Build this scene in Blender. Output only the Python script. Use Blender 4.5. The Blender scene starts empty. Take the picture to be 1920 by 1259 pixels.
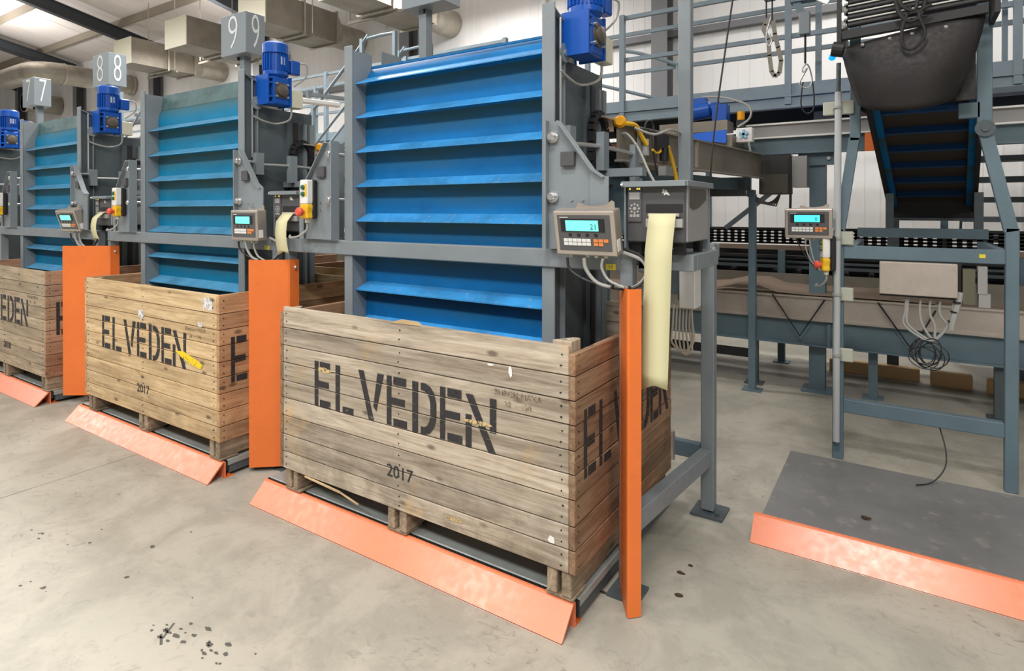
import bpy, math, random
from mathutils import Vector, Matrix, Euler
R = math.radians
random.seed(7)
sc = bpy.context.scene
col = sc.collection

# ------------------------------------------------------------------ camera
cd = bpy.data.cameras.new('camera'); cam = bpy.data.objects.new('camera', cd); col.objects.link(cam)
cam.location = (1.0503, -2.0655, 1.6559)
cam.rotation_euler = (R(90) - 0.0053, 0.0, 0.5765)
cd.sensor_width = 36; cd.lens = 36 * 1117.06 / 1920; cd.shift_y = -(629.5 - 399.9) / 1920
cd.clip_start = 0.05; cd.clip_end = 200
sc.camera = cam

# ------------------------------------------------------------------ world, lights, exposure
w = bpy.data.worlds.new('world'); sc.world = w; w.use_nodes = True
w.node_tree.nodes['Background'].inputs[0].default_value = (1.0, 0.97, 0.93, 1)
w.node_tree.nodes['Background'].inputs[1].default_value = 0.27
sc.view_settings.view_transform = 'Standard'; sc.view_settings.look = 'None'
sc.view_settings.exposure = 0.0; sc.view_settings.gamma = 1.0; sc.view_settings.use_curve_mapping = False

def area(name, loc, size, power, color=(1, .96, .9), rot=(0, 0, 0)):
    d = bpy.data.lights.new(name, 'AREA'); d.shape = 'RECTANGLE'; d.size = size[0]; d.size_y = size[1]
    d.energy = power; d.color = color
    o = bpy.data.objects.new(name, d); col.objects.link(o); o.location = loc; o.rotation_euler = rot
    return o
# high-bay lamps of the hall: one row over the aisle, one over the machines
def bay(x, y, z, p):
    area('bay_light', (x, y, z), (1.4, 0.7), p, (1, .975, .945))
    area('roof_fill_light', (x, y, z + .25), (1.2, 0.6), p * .50, (1, .975, .945), rot=(R(180), 0, 0))  # unseen fill light added above each lamp to brighten the roof lining
for x, y_, p_ in ((-19.6, -5.0, 330), (-14.4, -5.0, 180), (-9.6, -5.0, 150), (-5.05, -5.0, 200), (-2.0, -5.6, 230), (.7, -2.4, 190), (2.4, -5.4, 240), (6.0, -5.0, 260)):
    bay(x, y_, 6.3, p_)
for x in (-15.0, -10.2, -5.4):
    bay(x, 2.4, 6.2, 300)
bay(1.0, 6.4, 5.8, 95)
bay(-5.5, 6.4, 5.8, 160)
bay(-13.5, 6.4, 5.8, 260)
bay(-22.5, 4.0, 5.8, 400)

# ------------------------------------------------------------------ materials
def nm(name):
    m = bpy.data.materials.new(name); m.use_nodes = True
    return m, m.node_tree, m.node_tree.nodes['Principled BSDF']
def nd(t, k, **p):
    n = t.nodes.new(k)
    for a, b in p.items():
        if a.startswith('i_'):
            n.inputs[a[2:].replace('_', ' ')].default_value = b
        else: setattr(n, a, b)
    return n
def ramp(t, fac, stops):
    n = t.nodes.new('ShaderNodeValToRGB'); cr = n.color_ramp
    while len(cr.elements) < len(stops): cr.elements.new(0.5)
    for e, (p, c) in zip(cr.elements, stops): e.position = p; e.color = (*c, 1)
    t.links.new(fac, n.inputs[0]); return n.outputs[0]
def noise(t, vec, scale, detail=4, rough=.55, dist=0.0):
    n = nd(t, 'ShaderNodeTexNoise'); n.inputs['Scale'].default_value = scale; n.inputs['Detail'].default_value = detail
    n.inputs['Roughness'].default_value = rough; n.inputs['Distortion'].default_value = dist
    t.links.new(vec, n.inputs['Vector']); return n.outputs['Fac']
def mixc(t, fac, a, b, mode='MIX'):
    n = nd(t, 'ShaderNodeMix'); n.data_type = 'RGBA'; n.blend_type = mode
    for s, v in ((0, fac), (6, a), (7, b)):
        if isinstance(v, (int, float)): n.inputs[s].default_value = v
        elif isinstance(v, tuple): n.inputs[s].default_value = (*v, 1)
        else: t.links.new(v, n.inputs[s])
    return n.outputs[2]
def bump(t, b, h, s, d=.002):
    n = nd(t, 'ShaderNodeBump'); n.inputs['Strength'].default_value = s; n.inputs['Distance'].default_value = d
    t.links.new(h, n.inputs['Height']); t.links.new(n.outputs[0], b.inputs['Normal'])
def coords(t, scale=(1, 1, 1), rnd=False, world=True):
    g = nd(t, 'ShaderNodeNewGeometry') if world else nd(t, 'ShaderNodeTexCoord')
    src = g.outputs['Position'] if world else g.outputs['Object']
    mp = nd(t, 'ShaderNodeMapping'); mp.inputs['Scale'].default_value = scale; t.links.new(src, mp.inputs[0])
    if rnd:
        oi = nd(t, 'ShaderNodeObjectInfo'); mu = nd(t, 'ShaderNodeMath', operation='MULTIPLY'); mu.inputs[1].default_value = 37.0
        t.links.new(oi.outputs['Random'], mu.inputs[0])
        cx = nd(t, 'ShaderNodeCombineXYZ')
        for i in range(3): t.links.new(mu.outputs[0], cx.inputs[i])
        t.links.new(cx.outputs[0], mp.inputs['Location'])
        return mp.outputs[0], oi.outputs['Random']
    return mp.outputs[0]
def paint(name, c, rough=.45, metal=0.0, var=.12, dirt=(.12, .11, .1), dirtamt=.25, sc_=3.0, b=.0):
    m, t, p = nm(name)
    v = coords(t); n1 = noise(t, v, sc_, 6, .6); n2 = noise(t, v, sc_ * 9, 4, .6)
    dk = tuple(x * (1 - var) for x in c); lt = tuple(min(1, x * (1 + var)) for x in c)
    cc = ramp(t, n1, [(.3, dk), (.7, lt)])
    f = ramp(t, n2, [(.58, (0, 0, 0)), (.8, (dirtamt,) * 3)])
    t.links.new(mixc(t, f, cc, dirt), p.inputs['Base Color'])
    rr = ramp(t, n2, [(.3, (rough * .85,) * 3), (.75, (min(1, rough * 1.25),) * 3)])
    t.links.new(rr, p.inputs['Roughness']); p.inputs['Metallic'].default_value = metal
    if b: bump(t, p, n2, b)
    return m
def plain(name, c, rough=.5, metal=0.0, emit=None, es=1.0, ior=None):
    m, t, p = nm(name); p.inputs['Base Color'].default_value = (*c, 1); p.inputs['Roughness'].default_value = rough
    p.inputs['Metallic'].default_value = metal
    if emit: p.inputs['Emission Color'].default_value = (*emit, 1); p.inputs['Emission Strength'].default_value = es
    return m
def wood(name, cols, axis, dark=.5, gold=.0, red=.0):
    """weathered pine; grain along axis, knots, dark streaks, golden scuffs"""
    m, t, p = nm(name)
    s = [34, 34, 34]; s[axis] = 1.6
    v, rnd = coords(t, tuple(s), True); vw = coords(t)
    s2 = [6, 6, 6]; s2[axis] = 1.1
    v2, _ = coords(t, tuple(s2), True)
    g = noise(t, v, 1.0, 8, .7, 1.2)
    base = ramp(t, g, [(.32, cols[0]), (.46, cols[1]), (.62, cols[2])])
    st = noise(t, v2, 1.0, 7, .68, .9)
    base = mixc(t, ramp(t, st, [(.47, (0, 0, 0)), (.66, (dark,) * 3)]), base, tuple(x * .36 for x in cols[0]))
    # grime that has worked up from the bottom boards
    geo = nd(t, 'ShaderNodeNewGeometry'); sx_ = nd(t, 'ShaderNodeSeparateXYZ'); t.links.new(geo.outputs['Position'], sx_.inputs[0])
    mr0 = nd(t, 'ShaderNodeMapRange'); mr0.inputs[1].default_value = .75; mr0.inputs[2].default_value = .2; t.links.new(sx_.outputs[2], mr0.inputs[0])
    gm = nd(t, 'ShaderNodeMath', operation='MULTIPLY'); t.links.new(mr0.outputs[0], gm.inputs[0])
    t.links.new(ramp(t, noise(t, vw, 5.5, 7, .7, .4), [(.42, (0, 0, 0)), (.62, (dark * .9,) * 3)]), gm.inputs[1])
    base = mixc(t, gm.outputs[0], base, (.10, .075, .05))
    big = noise(t, vw, 3.2, 6, .65)
    base = mixc(t, ramp(t, big, [(.57, (0, 0, 0)), (.70, (gold,) * 3)]), base, (.55, .35, .15))
    if red:  # reddish bounce light off the orange guards, painted into the side boards
        rd = noise(t, vw, 2.3, 5, .6)
        base = mixc(t, ramp(t, rd, [(.38, (red * .4,) * 3), (.62, (red,) * 3)]), base, (.42, .13, .05))
    # knots and nail stains
    vo = nd(t, 'ShaderNodeTexVoronoi'); s3 = [9, 9, 9]; s3[axis] = 4.0
    mp3, _ = coords(t, tuple(s3), True); t.links.new(mp3, vo.inputs['Vector']); vo.inputs['Scale'].default_value = 1.0
    base = mixc(t, ramp(t, vo.outputs['Distance'], [(.07, (.75,) * 3), (.15, (0, 0, 0))]), base, (.08, .05, .03))
    # pale scuffs
    sn = noise(t, vw, 16, 5, .7, .8)
    base = mixc(t, ramp(t, sn, [(.70, (0, 0, 0)), (.76, (.5,) * 3)]), base, (.62, .55, .45))
    hs = nd(t, 'ShaderNodeHueSaturation'); mr = nd(t, 'ShaderNodeMapRange'); mr.inputs[3].default_value = .82; mr.inputs[4].default_value = 1.15
    t.links.new(rnd, mr.inputs[0]); t.links.new(mr.outputs[0], hs.inputs['Value']); t.links.new(base, hs.inputs['Color'])
    t.links.new(hs.outputs[0], p.inputs['Base Color']); p.inputs['Roughness'].default_value = .8
    bump(t, p, g, .5, .003)
    return m

M = {}
M['grey'] = paint('grey_painted_steel', (.205, .235, .255), .5, 0, .1, (.2, .18, .15), .3)
M['grey_dark'] = paint('dark_grey_painted_steel', (.075, .095, .105), .55, 0, .2)
M['bluegrey'] = paint('blue_grey_painted_steel', (.115, .175, .21), .5, 0, .12)
M['rack'] = paint('blue_grey_railing_paint', (.17, .225, .26), .45)
M['orange'] = paint('orange_powder_coat', (.80, .185, .035), .38, 0, .06, (.35, .12, .05), .25)
M['kerb'] = paint('scuffed_orange_powder_coat', (.80, .225, .10), .27, 0, .05, (.78, .34, .2), .3)
M['belt'] = paint('blue_belt', (.0, .155, .40), .55, 0, .35, (.03, .12, .10), .85, 2.2)
M['cleat'] = paint('worn_blue_cleat', (.035, .25, .56), .45, 0, .3, (.27, .36, .38), .65, 4.0)
M['beltteal'] = paint('blue_green_belt', (.0, .19, .34), .5, 0, .4, (.07, .12, .10), .7, 2.2)
M['cleatteal'] = paint('worn_blue_green_cleat', (.06, .26, .45), .45, 0, .3, (.30, .33, .32), .7, 4.0)
M['motor'] = plain('blue_motor_enamel', (.005, .08, .40), .3)
M['black'] = plain('black_rubber', (.012, .012, .013), .55)
M['rubber'] = paint('dusty_black_rubber', (.012, .010, .010), .6, 0, .4, (.035, .03, .027), .5, 5)
M['steel'] = paint('brushed_stainless', (.52, .47, .42), .42, .75, .1, (.3, .25, .2), .3)
M['galv'] = paint('galvanised_sheet', (.42, .39, .33), .42, .7, .22, (.25, .2, .14), .5, 2.5)
M['galvdull'] = paint('dull_galvanised_side', (.23, .205, .165), .5, .35, .22, (.35, .33, .28), .5, 2.0)
M['chrome'] = plain('zinc_bolt', (.65, .66, .66), .28, .85)
M['cream'] = plain('cream_plastic', (.62, .60, .48), .5)
M['white'] = plain('white_plastic', (.78, .78, .75), .45)
M['yellow'] = plain('yellow_plastic', (.85, .50, .02), .4)
M['amber'] = plain('amber_lamp', (.85, .38, .01), .25)
M['red'] = plain('red_button', (.75, .10, .05), .4)
M['green'] = plain('dark_green_button', (.03, .12, .06), .4)
M['cable'] = plain('grey_cable', (.33, .33, .31), .5)
M['cablebeige'] = plain('beige_cable', (.46, .42, .34), .5)
M['cableblack'] = plain('black_cable', (.02, .02, .02), .5)
M['paper'] = plain('yellow_label_paper', (.64, .61, .37), .75)
M['plasticgrey'] = plain('dark_grey_plastic', (.075, .075, .08), .45)
M['platformsteel'] = paint('grey_weigh_deck', (.30, .33, .32), .4, .1, .2, (.5, .5, .47), .5)
M['floorplate'] = paint('dark_floor_plate', (.20, .20, .20), .5, 0, .25, (.38, .35, .30), .8, .9)
M['panelgrey'] = plain('indicator_keypad_grey', (.09, .09, .095), .4)
M['screenlit'] = plain('lit_teal_screen', (.1, .5, .45), .3, 0, (.18, .87, .70), .95)
M['screencyan'] = plain('lit_cyan_screen', (.1, .5, .5), .3, 0, (.03, .74, .82), .95)
M['ink'] = plain('screen_digits', (.02, .12, .10), .5)
M['keyorange'] = plain('orange_key', (.75, .25, .07), .5)
M['numwhite'] = plain('white_numeral', (.8, .82, .82), .5)
M['signgrey'] = plain('sign_grey', (.235, .275, .30), .4)
M['roofbeam'] = plain('dark_steel_rafter', (.035, .04, .047), .6)
M['purlin'] = plain('purlin_brown', (.25, .215, .165), .6)
M['column'] = plain('grey_column', (.17, .175, .185), .6)
M['columndark'] = plain('column_web', (.05, .05, .055), .6)
M['redbelt'] = plain('red_brown_belt', (.22, .045, .025), .6)
M['pinkbrown'] = plain('brown_canvas', (.27, .20, .145), .75)
M['pine'] = plain('pine_timber', (.80, .52, .27), .7)
M['bluelit'] = plain('blue_lamp', (.0, .15, .6), .3, 0, (.0, .30, 1.0), 1.4)
M['pvc'] = plain('grey_conduit', (.42, .44, .45), .4)
M['blueplate'] = plain('bright_blue_panel', (.01, .12, .62), .4)
M['webbing'] = plain('grey_webbing', (.22, .2, .17), .8)
M['window'] = plain('smoky_window', (.10, .095, .075), .2)
M['sidecover'] = plain('grey_side_cover', (.30, .295, .29), .4)
M['led'] = plain('amber_led', (.5, .4, .05), .3, 0, (1, .75, .1), 1.2)

def worn(name, c, amt=.35, scale=30):
    m, t, p = nm(name); p.inputs['Base Color'].default_value = (*c, 1); p.inputs['Roughness'].default_value = .8
    v = coords(t); n = noise(t, v, scale, 5, .75)
    f = ramp(t, n, [(amt, (0, 0, 0)), (amt + .12, (1, 1, 1))]); t.links.new(f, p.inputs['Alpha'])
    return m
M['stencil'] = worn('worn_black_stencil', (.028, .026, .028), .33, 40)
M['stamp'] = worn('faint_brown_stamp', (.11, .07, .045), .46, 90)
M['yellowpaint'] = worn('yellow_spray_paint', (.85, .62, .02), .34, 35)
M['whitepaper'] = worn('torn_white_label', (.78, .78, .80), .42, 45)

W10 = ((.25, .20, .145), (.42, .35, .265), (.56, .485, .385))
W9 = ((.34, .22, .11), (.57, .40, .215), (.70, .53, .31))
W8 = ((.24, .18, .12), (.38, .30, .20), (.50, .40, .29))
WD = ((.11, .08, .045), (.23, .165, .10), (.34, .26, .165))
for nme, cs, g_ in (('10', W10, .55), ('9', W9, .3), ('8', W8, .3)):
    M['wx' + nme] = wood('weathered_pine_' + nme, cs, 0, .55 if nme == '10' else .35, g_)
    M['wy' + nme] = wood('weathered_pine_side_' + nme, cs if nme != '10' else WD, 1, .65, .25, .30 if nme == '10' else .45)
    M['wz' + nme] = wood('weathered_pine_post_' + nme, cs, 2, .5, .2)
M['wfoot'] = wood('dirty_pine_block', ((.17, .13, .085), (.34, .265, .18), (.50, .40, .28)), 1, .55, .2)

M['darkcleat'] = plain('dark_blue_cleat', (.002, .045, .15), .6)
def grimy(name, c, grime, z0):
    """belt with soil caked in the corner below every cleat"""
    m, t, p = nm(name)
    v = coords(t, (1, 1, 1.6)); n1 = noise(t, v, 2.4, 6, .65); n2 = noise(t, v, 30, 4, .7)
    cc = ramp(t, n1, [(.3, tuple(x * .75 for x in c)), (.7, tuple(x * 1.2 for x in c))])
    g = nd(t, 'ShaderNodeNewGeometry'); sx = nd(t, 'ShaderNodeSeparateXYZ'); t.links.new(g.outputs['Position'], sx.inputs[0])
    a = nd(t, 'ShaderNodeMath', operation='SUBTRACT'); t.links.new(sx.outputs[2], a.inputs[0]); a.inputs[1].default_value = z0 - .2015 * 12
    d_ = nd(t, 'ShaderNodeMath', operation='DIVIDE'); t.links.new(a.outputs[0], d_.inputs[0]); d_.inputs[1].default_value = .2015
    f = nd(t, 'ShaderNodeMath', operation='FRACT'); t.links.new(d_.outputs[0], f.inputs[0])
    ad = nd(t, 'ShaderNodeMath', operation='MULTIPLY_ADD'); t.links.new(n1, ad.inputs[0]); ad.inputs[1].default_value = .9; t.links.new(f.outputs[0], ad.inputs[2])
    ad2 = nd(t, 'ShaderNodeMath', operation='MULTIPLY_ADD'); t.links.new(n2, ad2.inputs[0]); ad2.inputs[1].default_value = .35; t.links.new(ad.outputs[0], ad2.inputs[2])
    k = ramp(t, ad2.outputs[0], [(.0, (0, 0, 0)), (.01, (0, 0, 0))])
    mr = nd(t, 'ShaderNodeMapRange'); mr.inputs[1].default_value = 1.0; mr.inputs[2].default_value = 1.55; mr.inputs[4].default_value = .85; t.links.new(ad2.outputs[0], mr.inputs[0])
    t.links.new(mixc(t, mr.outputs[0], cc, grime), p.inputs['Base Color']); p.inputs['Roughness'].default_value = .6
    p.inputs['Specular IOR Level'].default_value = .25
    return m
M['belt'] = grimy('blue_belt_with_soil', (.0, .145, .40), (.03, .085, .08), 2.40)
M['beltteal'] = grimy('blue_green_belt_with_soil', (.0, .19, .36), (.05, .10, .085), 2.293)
# concrete
m, t, p = nm('worn_concrete'); M['concrete'] = m
v = coords(t)
n1 = noise(t, v, .45, 6, .6); n2 = noise(t, v, 2.6, 8, .7, .5); n3 = noise(t, v, 14, 6, .75, .6)
c = ramp(t, n1, [(.3, (.40, .395, .335)), (.5, (.445, .42, .355)), (.7, (.465, .43, .355))])
c = mixc(t, ramp(t, n2, [(.42, (.55,) * 3), (.56, (0, 0, 0))]), c, (.29, .28, .235))
vs = coords(t, (5, 8, 5)); n4 = noise(t, vs, 2.2, 6, .75, 1.2); n5 = noise(t, v, .8, 3, .5)
k = nd(t, 'ShaderNodeMath', operation='MULTIPLY')
t.links.new(ramp(t, n4, [(.57, (0, 0, 0)), (.68, (1, 1, 1))]), k.inputs[0]); t.links.new(ramp(t, n5, [(.42, (.1,) * 3), (.62, (.8,) * 3)]), k.inputs[1])
c = mixc(t, k.outputs[0], c, (.16, .15, .125))
c = mixc(t, ramp(t, n3, [(.54, (0, 0, 0)), (.72, (.45,) * 3)]), c, (.24, .225, .185))
t.links.new(c, p.inputs['Base Color'])
t.links.new(ramp(t, n2, [(.3, (.40,) * 3), (.7, (.60,) * 3)]), p.inputs['Roughness']); p.inputs['Specular IOR Level'].default_value = .35
bump(t, p, n3, .15, .002)
# wall and roof sheets
m, t, p = nm('white_cladding'); M['clad'] = m
v = coords(t, (1, 1, .12)); n = noise(t, v, 1.4, 5, .6)
t.links.new(ramp(t, n, [(.3, (.76, .755, .75)), (.7, (.84, .835, .825))]), p.inputs['Base Color']); p.inputs['Roughness'].default_value = .6
m, t, p = nm('roof_lining'); M['roof'] = m
v = coords(t, (.5, .25, 1)); n = noise(t, v, 1.0, 5, .6)
t.links.new(ramp(t, n, [(.3, (.66, .60, .57)), (.7, (.78, .72, .68))]), p.inputs['Base Color']); p.inputs['Roughness'].default_value = .7

# ------------------------------------------------------------------ mesh builder
BASE = {}
class MB:
    def __init__(s): s.v = []; s.f = []; s.g = []
    def add(s, vs, fs):
        k = len(s.v); s.g.append((k, len(s.f))); s.v += [Vector(x) for x in vs]; s.f += [tuple(k + i for i in q) for q in fs]; return s
    def box(s, x0, x1, y0, y1, z0, z1):
        return s.add([(x0, y0, z0), (x1, y0, z0), (x1, y1, z0), (x0, y1, z0), (x0, y0, z1), (x1, y0, z1), (x1, y1, z1), (x0, y1, z1)],
                     [(3, 2, 1, 0), (4, 5, 6, 7), (0, 1, 5, 4), (1, 2, 6, 5), (2, 3, 7, 6), (3, 0, 4, 7)])
    def bar(s, a, b, wd, hg, up=(0, 0, 1)):
        a = Vector(a); b = Vector(b); d = (b - a).normalized(); u = Vector(up)
        if abs(d.dot(u)) > .98: u = Vector((0, 1, 0))
        r = d.cross(u).normalized() * wd / 2; u = r.cross(d).normalized() * hg / 2
        vs = [q + i * r + j * u for q in (a, b) for i, j in ((-1, -1), (1, -1), (1, 1), (-1, 1))]
        return s.add(vs, [(3, 2, 1, 0), (4, 5, 6, 7), (0, 1, 5, 4), (1, 2, 6, 5), (2, 3, 7, 6), (3, 0, 4, 7)])
    def cyl(s, a, b, r, n=16, r2=None):
        a = Vector(a); b = Vector(b); d = (b - a).normalized(); r2 = r if r2 is None else r2
        u = d.orthogonal().normalized(); w_ = d.cross(u)
        vs = [q + (u * math.cos(2 * math.pi * i / n) + w_ * math.sin(2 * math.pi * i / n)) * rr for q, rr in ((a, r), (b, r2)) for i in range(n)]
        fs = [(i, (i + 1) % n, n + (i + 1) % n, n + i) for i in range(n)] + [tuple(range(n - 1, -1, -1)), tuple(range(n, 2 * n))]
        return s.add(vs, fs)
    def lathe(s, o, axis, prof, n=20):
        """prof: list of (distance along axis, radius)"""
        o = Vector(o); d = Vector(axis).normalized(); u = d.orthogonal().normalized(); w_ = d.cross(u); vs = []; fs = []
        for h, r in prof: vs += [o + d * h + (u * math.cos(2 * math.pi * i / n) + w_ * math.sin(2 * math.pi * i / n)) * r for i in range(n)]
        for j in range(len(prof) - 1):
            for i in range(n): fs.append((j * n + i, j * n + (i + 1) % n, (j + 1) * n + (i + 1) % n, (j + 1) * n + i))
        fs += [tuple(range(n - 1, -1, -1)), tuple(range((len(prof) - 1) * n, len(prof) * n))]
        return s.add(vs, fs)
    def prism(s, poly, axis, a, b):
        """poly in the two other axes (order x,y,z without axis), extruded from a to b"""
        def P(p_, c_):
            q = list(p_); q.insert(axis, c_); return q
        n = len(poly); vs = [P(q, a) for q in poly] + [P(q, b) for q in poly]
        return s.add(vs, [tuple(range(n - 1, -1, -1)), tuple(range(n, 2 * n))] + [(i, (i + 1) % n, n + (i + 1) % n, n + i) for i in range(n)])
    def tube(s, pts, r, n=7, sm=4, closed=False):
        P_ = [Vector(q) for q in pts]
        if sm > 1 and len(P_) > 2:
            o = []
            for i in range(len(P_) - 1):
                a = P_[max(i - 1, 0)]; b = P_[i]; c_ = P_[i + 1]; d = P_[min(i + 2, len(P_) - 1)]
                for k_ in range(sm):
                    x = k_ / sm; o.append(.5 * ((2 * b) + (c_ - a) * x + (2 * a - 5 * b + 4 * c_ - d) * x * x + (3 * b - a - 3 * c_ + d) * x ** 3))
            o.append(P_[-1]); P_ = o
        ref = None; vs = []
        for i, q in enumerate(P_):
            d = (P_[min(i + 1, len(P_) - 1)] - P_[max(i - 1, 0)])
            d = d.normalized() if d.length > 1e-9 else Vector((0, 0, 1))
            if ref is None: ref = d.orthogonal().normalized()
            ref = (ref - d * ref.dot(d)); ref = ref.normalized() if ref.length > 1e-6 else d.orthogonal().normalized()
            w_ = d.cross(ref)
            vs += [q + (ref * math.cos(2 * math.pi * k_ / n) + w_ * math.sin(2 * math.pi * k_ / n)) * r for k_ in range(n)]
        m_ = len(P_); fs = [(i * n + k_, i * n + (k_ + 1) % n, (i + 1) * n + (k_ + 1) % n, (i + 1) * n + k_) for i in range(m_ - 1) for k_ in range(n)]
        fs += [tuple(range(n - 1, -1, -1)), tuple(range((m_ - 1) * n, m_ * n))]
        return s.add(vs, fs)
    def sphere(s, c_, r, n=12, m_=8, sz=(1, 1, 1)):
        prof = [(-r * math.cos(math.pi * j / m_), max(1e-4, r * math.sin(math.pi * j / m_))) for j in range(m_ + 1)]
        k = len(s.v); s.lathe(c_, (0, 0, 1), prof, n)
        for i in range(k, len(s.v)):
            d = s.v[i] - Vector(c_); s.v[i] = Vector(c_) + Vector((d.x * sz[0], d.y * sz[1], d.z * sz[2]))
        return s
    def text(s, body, size, mx, th=.0006, align='CENTER', offset=0.0):
        cu = bpy.data.curves.new('t', 'FONT'); cu.body = body; cu.size = size; cu.align_x = align; cu.align_y = 'CENTER'; cu.resolution_u = 3
        cu.extrude = th / 2; cu.offset = offset
        o = bpy.data.objects.new('t', cu); col.objects.link(o); bpy.context.view_layer.update()
        dg = bpy.context.evaluated_depsgraph_get(); me = bpy.data.meshes.new_from_object(o.evaluated_get(dg))
        s.add([mx @ v_.co for v_ in me.vertices], [tuple(q.vertices) for q in me.polygons])
        bpy.data.objects.remove(o); bpy.data.curves.remove(cu); bpy.data.meshes.remove(me); return s
    def xf(s, mx): s.v = [mx @ q for q in s.v]; return s
    def parts(s, name, mat, parent, **kw):
        """like build, but every added solid becomes an object of its own"""
        out = []; g_ = s.g + [(len(s.v), len(s.f))]
        for (v0, f0), (v1, f1) in zip(g_[:-1], g_[1:]):
            m_ = MB(); m_.v = s.v[v0:v1]; m_.f = [tuple(i - v0 for i in q) for q in s.f[f0:f1]]; out.append(m_.build(name, mat, parent, **kw))
        return out
    def build(s, name, mat, parent=None, bevel=0, smooth=False, origin=None, seg=1, label=None):
        b = Vector(BASE[parent.name]) if parent else Vector(origin or (0, 0, 0))
        me = bpy.data.meshes.new(name); me.from_pydata([tuple(q - b) for q in s.v], [], s.f); me.materials.append(M[mat] if isinstance(mat, str) else mat)
        me.update()
        o = bpy.data.objects.new(name, me); col.objects.link(o)
        if parent: o.parent = parent
        else: o.location = b
        BASE[o.name] = tuple(b)
        if bevel:
            bm = o.modifiers.new('bevel', 'BEVEL'); bm.width = bevel; bm.segments = seg; bm.limit_method = 'ANGLE'; bm.angle_limit = R(40)
        if smooth:
            me.shade_smooth() if smooth is True else None
            try: me.set_sharp_from_angle(angle=R(35))
            except Exception: pass
        if label: o['label'] = label
        return o
def tag(o, label, cat, group=None, kind=None):
    if label: o['label'] = label
    if cat: o['category'] = cat
    if group: o['group'] = group
    if kind: o['kind'] = kind
    return o
def thing(name, base, label, cat, group=None):
    o = bpy.data.objects.new(name, None); col.objects.link(o); o.location = base; BASE[o.name] = tuple(base); o.empty_display_size = .1
    return tag(o, label, cat, group)
def copy_tree(o, off=None, label=None, group=None, parent=None):
    c_ = o.copy(); col.objects.link(c_); BASE[c_.name] = BASE.get(o.name, (0, 0, 0))
    if parent: c_.parent = parent
    if off is not None: c_.location = Vector(o.location) + Vector(off)
    if label: c_['label'] = label
    if group: c_['group'] = group
    for ch in list(o.children): copy_tree(ch, parent=c_)
    return c_
def setlab(o, s): o['label'] = s; return o
FX = Matrix(((1, 0, 0, 0), (0, 0, -1, 0), (0, 1, 0, 0), (0, 0, 0, 1)))      # text plane facing -Y
SX = Matrix(((0, 0, 1, 0), (1, 0, 0, 0), (0, 1, 0, 0), (0, 0, 0, 1)))       # text plane facing +X, reading along +Y
def T(x, y, z): return Matrix.Translation((x, y, z))

# ================================================================== SETTING
WY = 8.2
fl = MB().box(-36, 8, -9, WY, -.20, -.03).build('floor', 'columndark'); fl['kind'] = 'structure'
xs = [-36, -27.3, -21.3, -15.3, -9.27, -3.27, 2.73, 8]
for a, b in zip(xs[:-1], xs[1:]):
    MB().box(a + .003, b - .003, -9, WY, -.03, 0).build('floor_slab', 'concrete', fl)
wb = MB().box(-36, 8, WY + .06, WY + .12, 0, 7.6).build('wall_back', 'clad'); wb['kind'] = 'structure'
for i in range(44):
    x = -36 + i
    m_ = MB()
    m_.box(x + .0015, x + .9985, WY, WY + .06, 0, 7.5)
    for k in range(1, 5): m_.box(x + .2 * k - .015, x + .2 * k + .015, WY - .004, WY, 0, 7.5)
    m_.build('cladding_panel', 'clad', wb)
wl = MB().box(-36.1, -36, -9, WY, 0, 10).build('wall_left', 'clad'); wl['kind'] = 'structure'
g = MB().box(-36, 8, WY - .12, WY - .006, 4.65, 4.76).build('trim_1', 'column'); g['kind'] = 'structure'
# roof rising from the back eave
RS = .2
def rz(y): return 7.35 + (WY - y) * RS
ce = MB().prism([(WY + .1, rz(WY + .1) + .02), (-9, rz(-9) + .02), (-9, rz(-9) + .14), (WY + .1, rz(WY + .1) + .14)], 0, -36, 8).build('ceiling', 'roof'); ce['kind'] = 'structure'
for i in range(22):
    x = -36 + i * 2
    MB().prism([(WY + .05, rz(WY + .05) - .01), (-9, rz(-9) - .01), (-9, rz(-9) + .02), (WY + .05, rz(WY + .05) + .02)], 0, x + .015, x + 1.985).build('roof_panel', 'roof', ce)
for i in range(8):
    y = 6.9 - i * 1.75
    tag(MB().box(-36, 8, y - .035, y + .035, rz(y) - .24, rz(y) - .01).build('roof_purlin', 'purlin', origin=(0, y, rz(y))),
        ['brown roof purlin nearest the back wall', 'second brown roof purlin from the back wall', 'third brown roof purlin from the back wall', 'fourth brown roof purlin from the back wall', 'fifth brown roof purlin from the back wall', 'sixth brown roof purlin from the back wall', 'seventh brown roof purlin from the back wall', 'eighth brown roof purlin, farthest from the back wall'][i], 'purlin', 'roof purlins')
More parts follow.
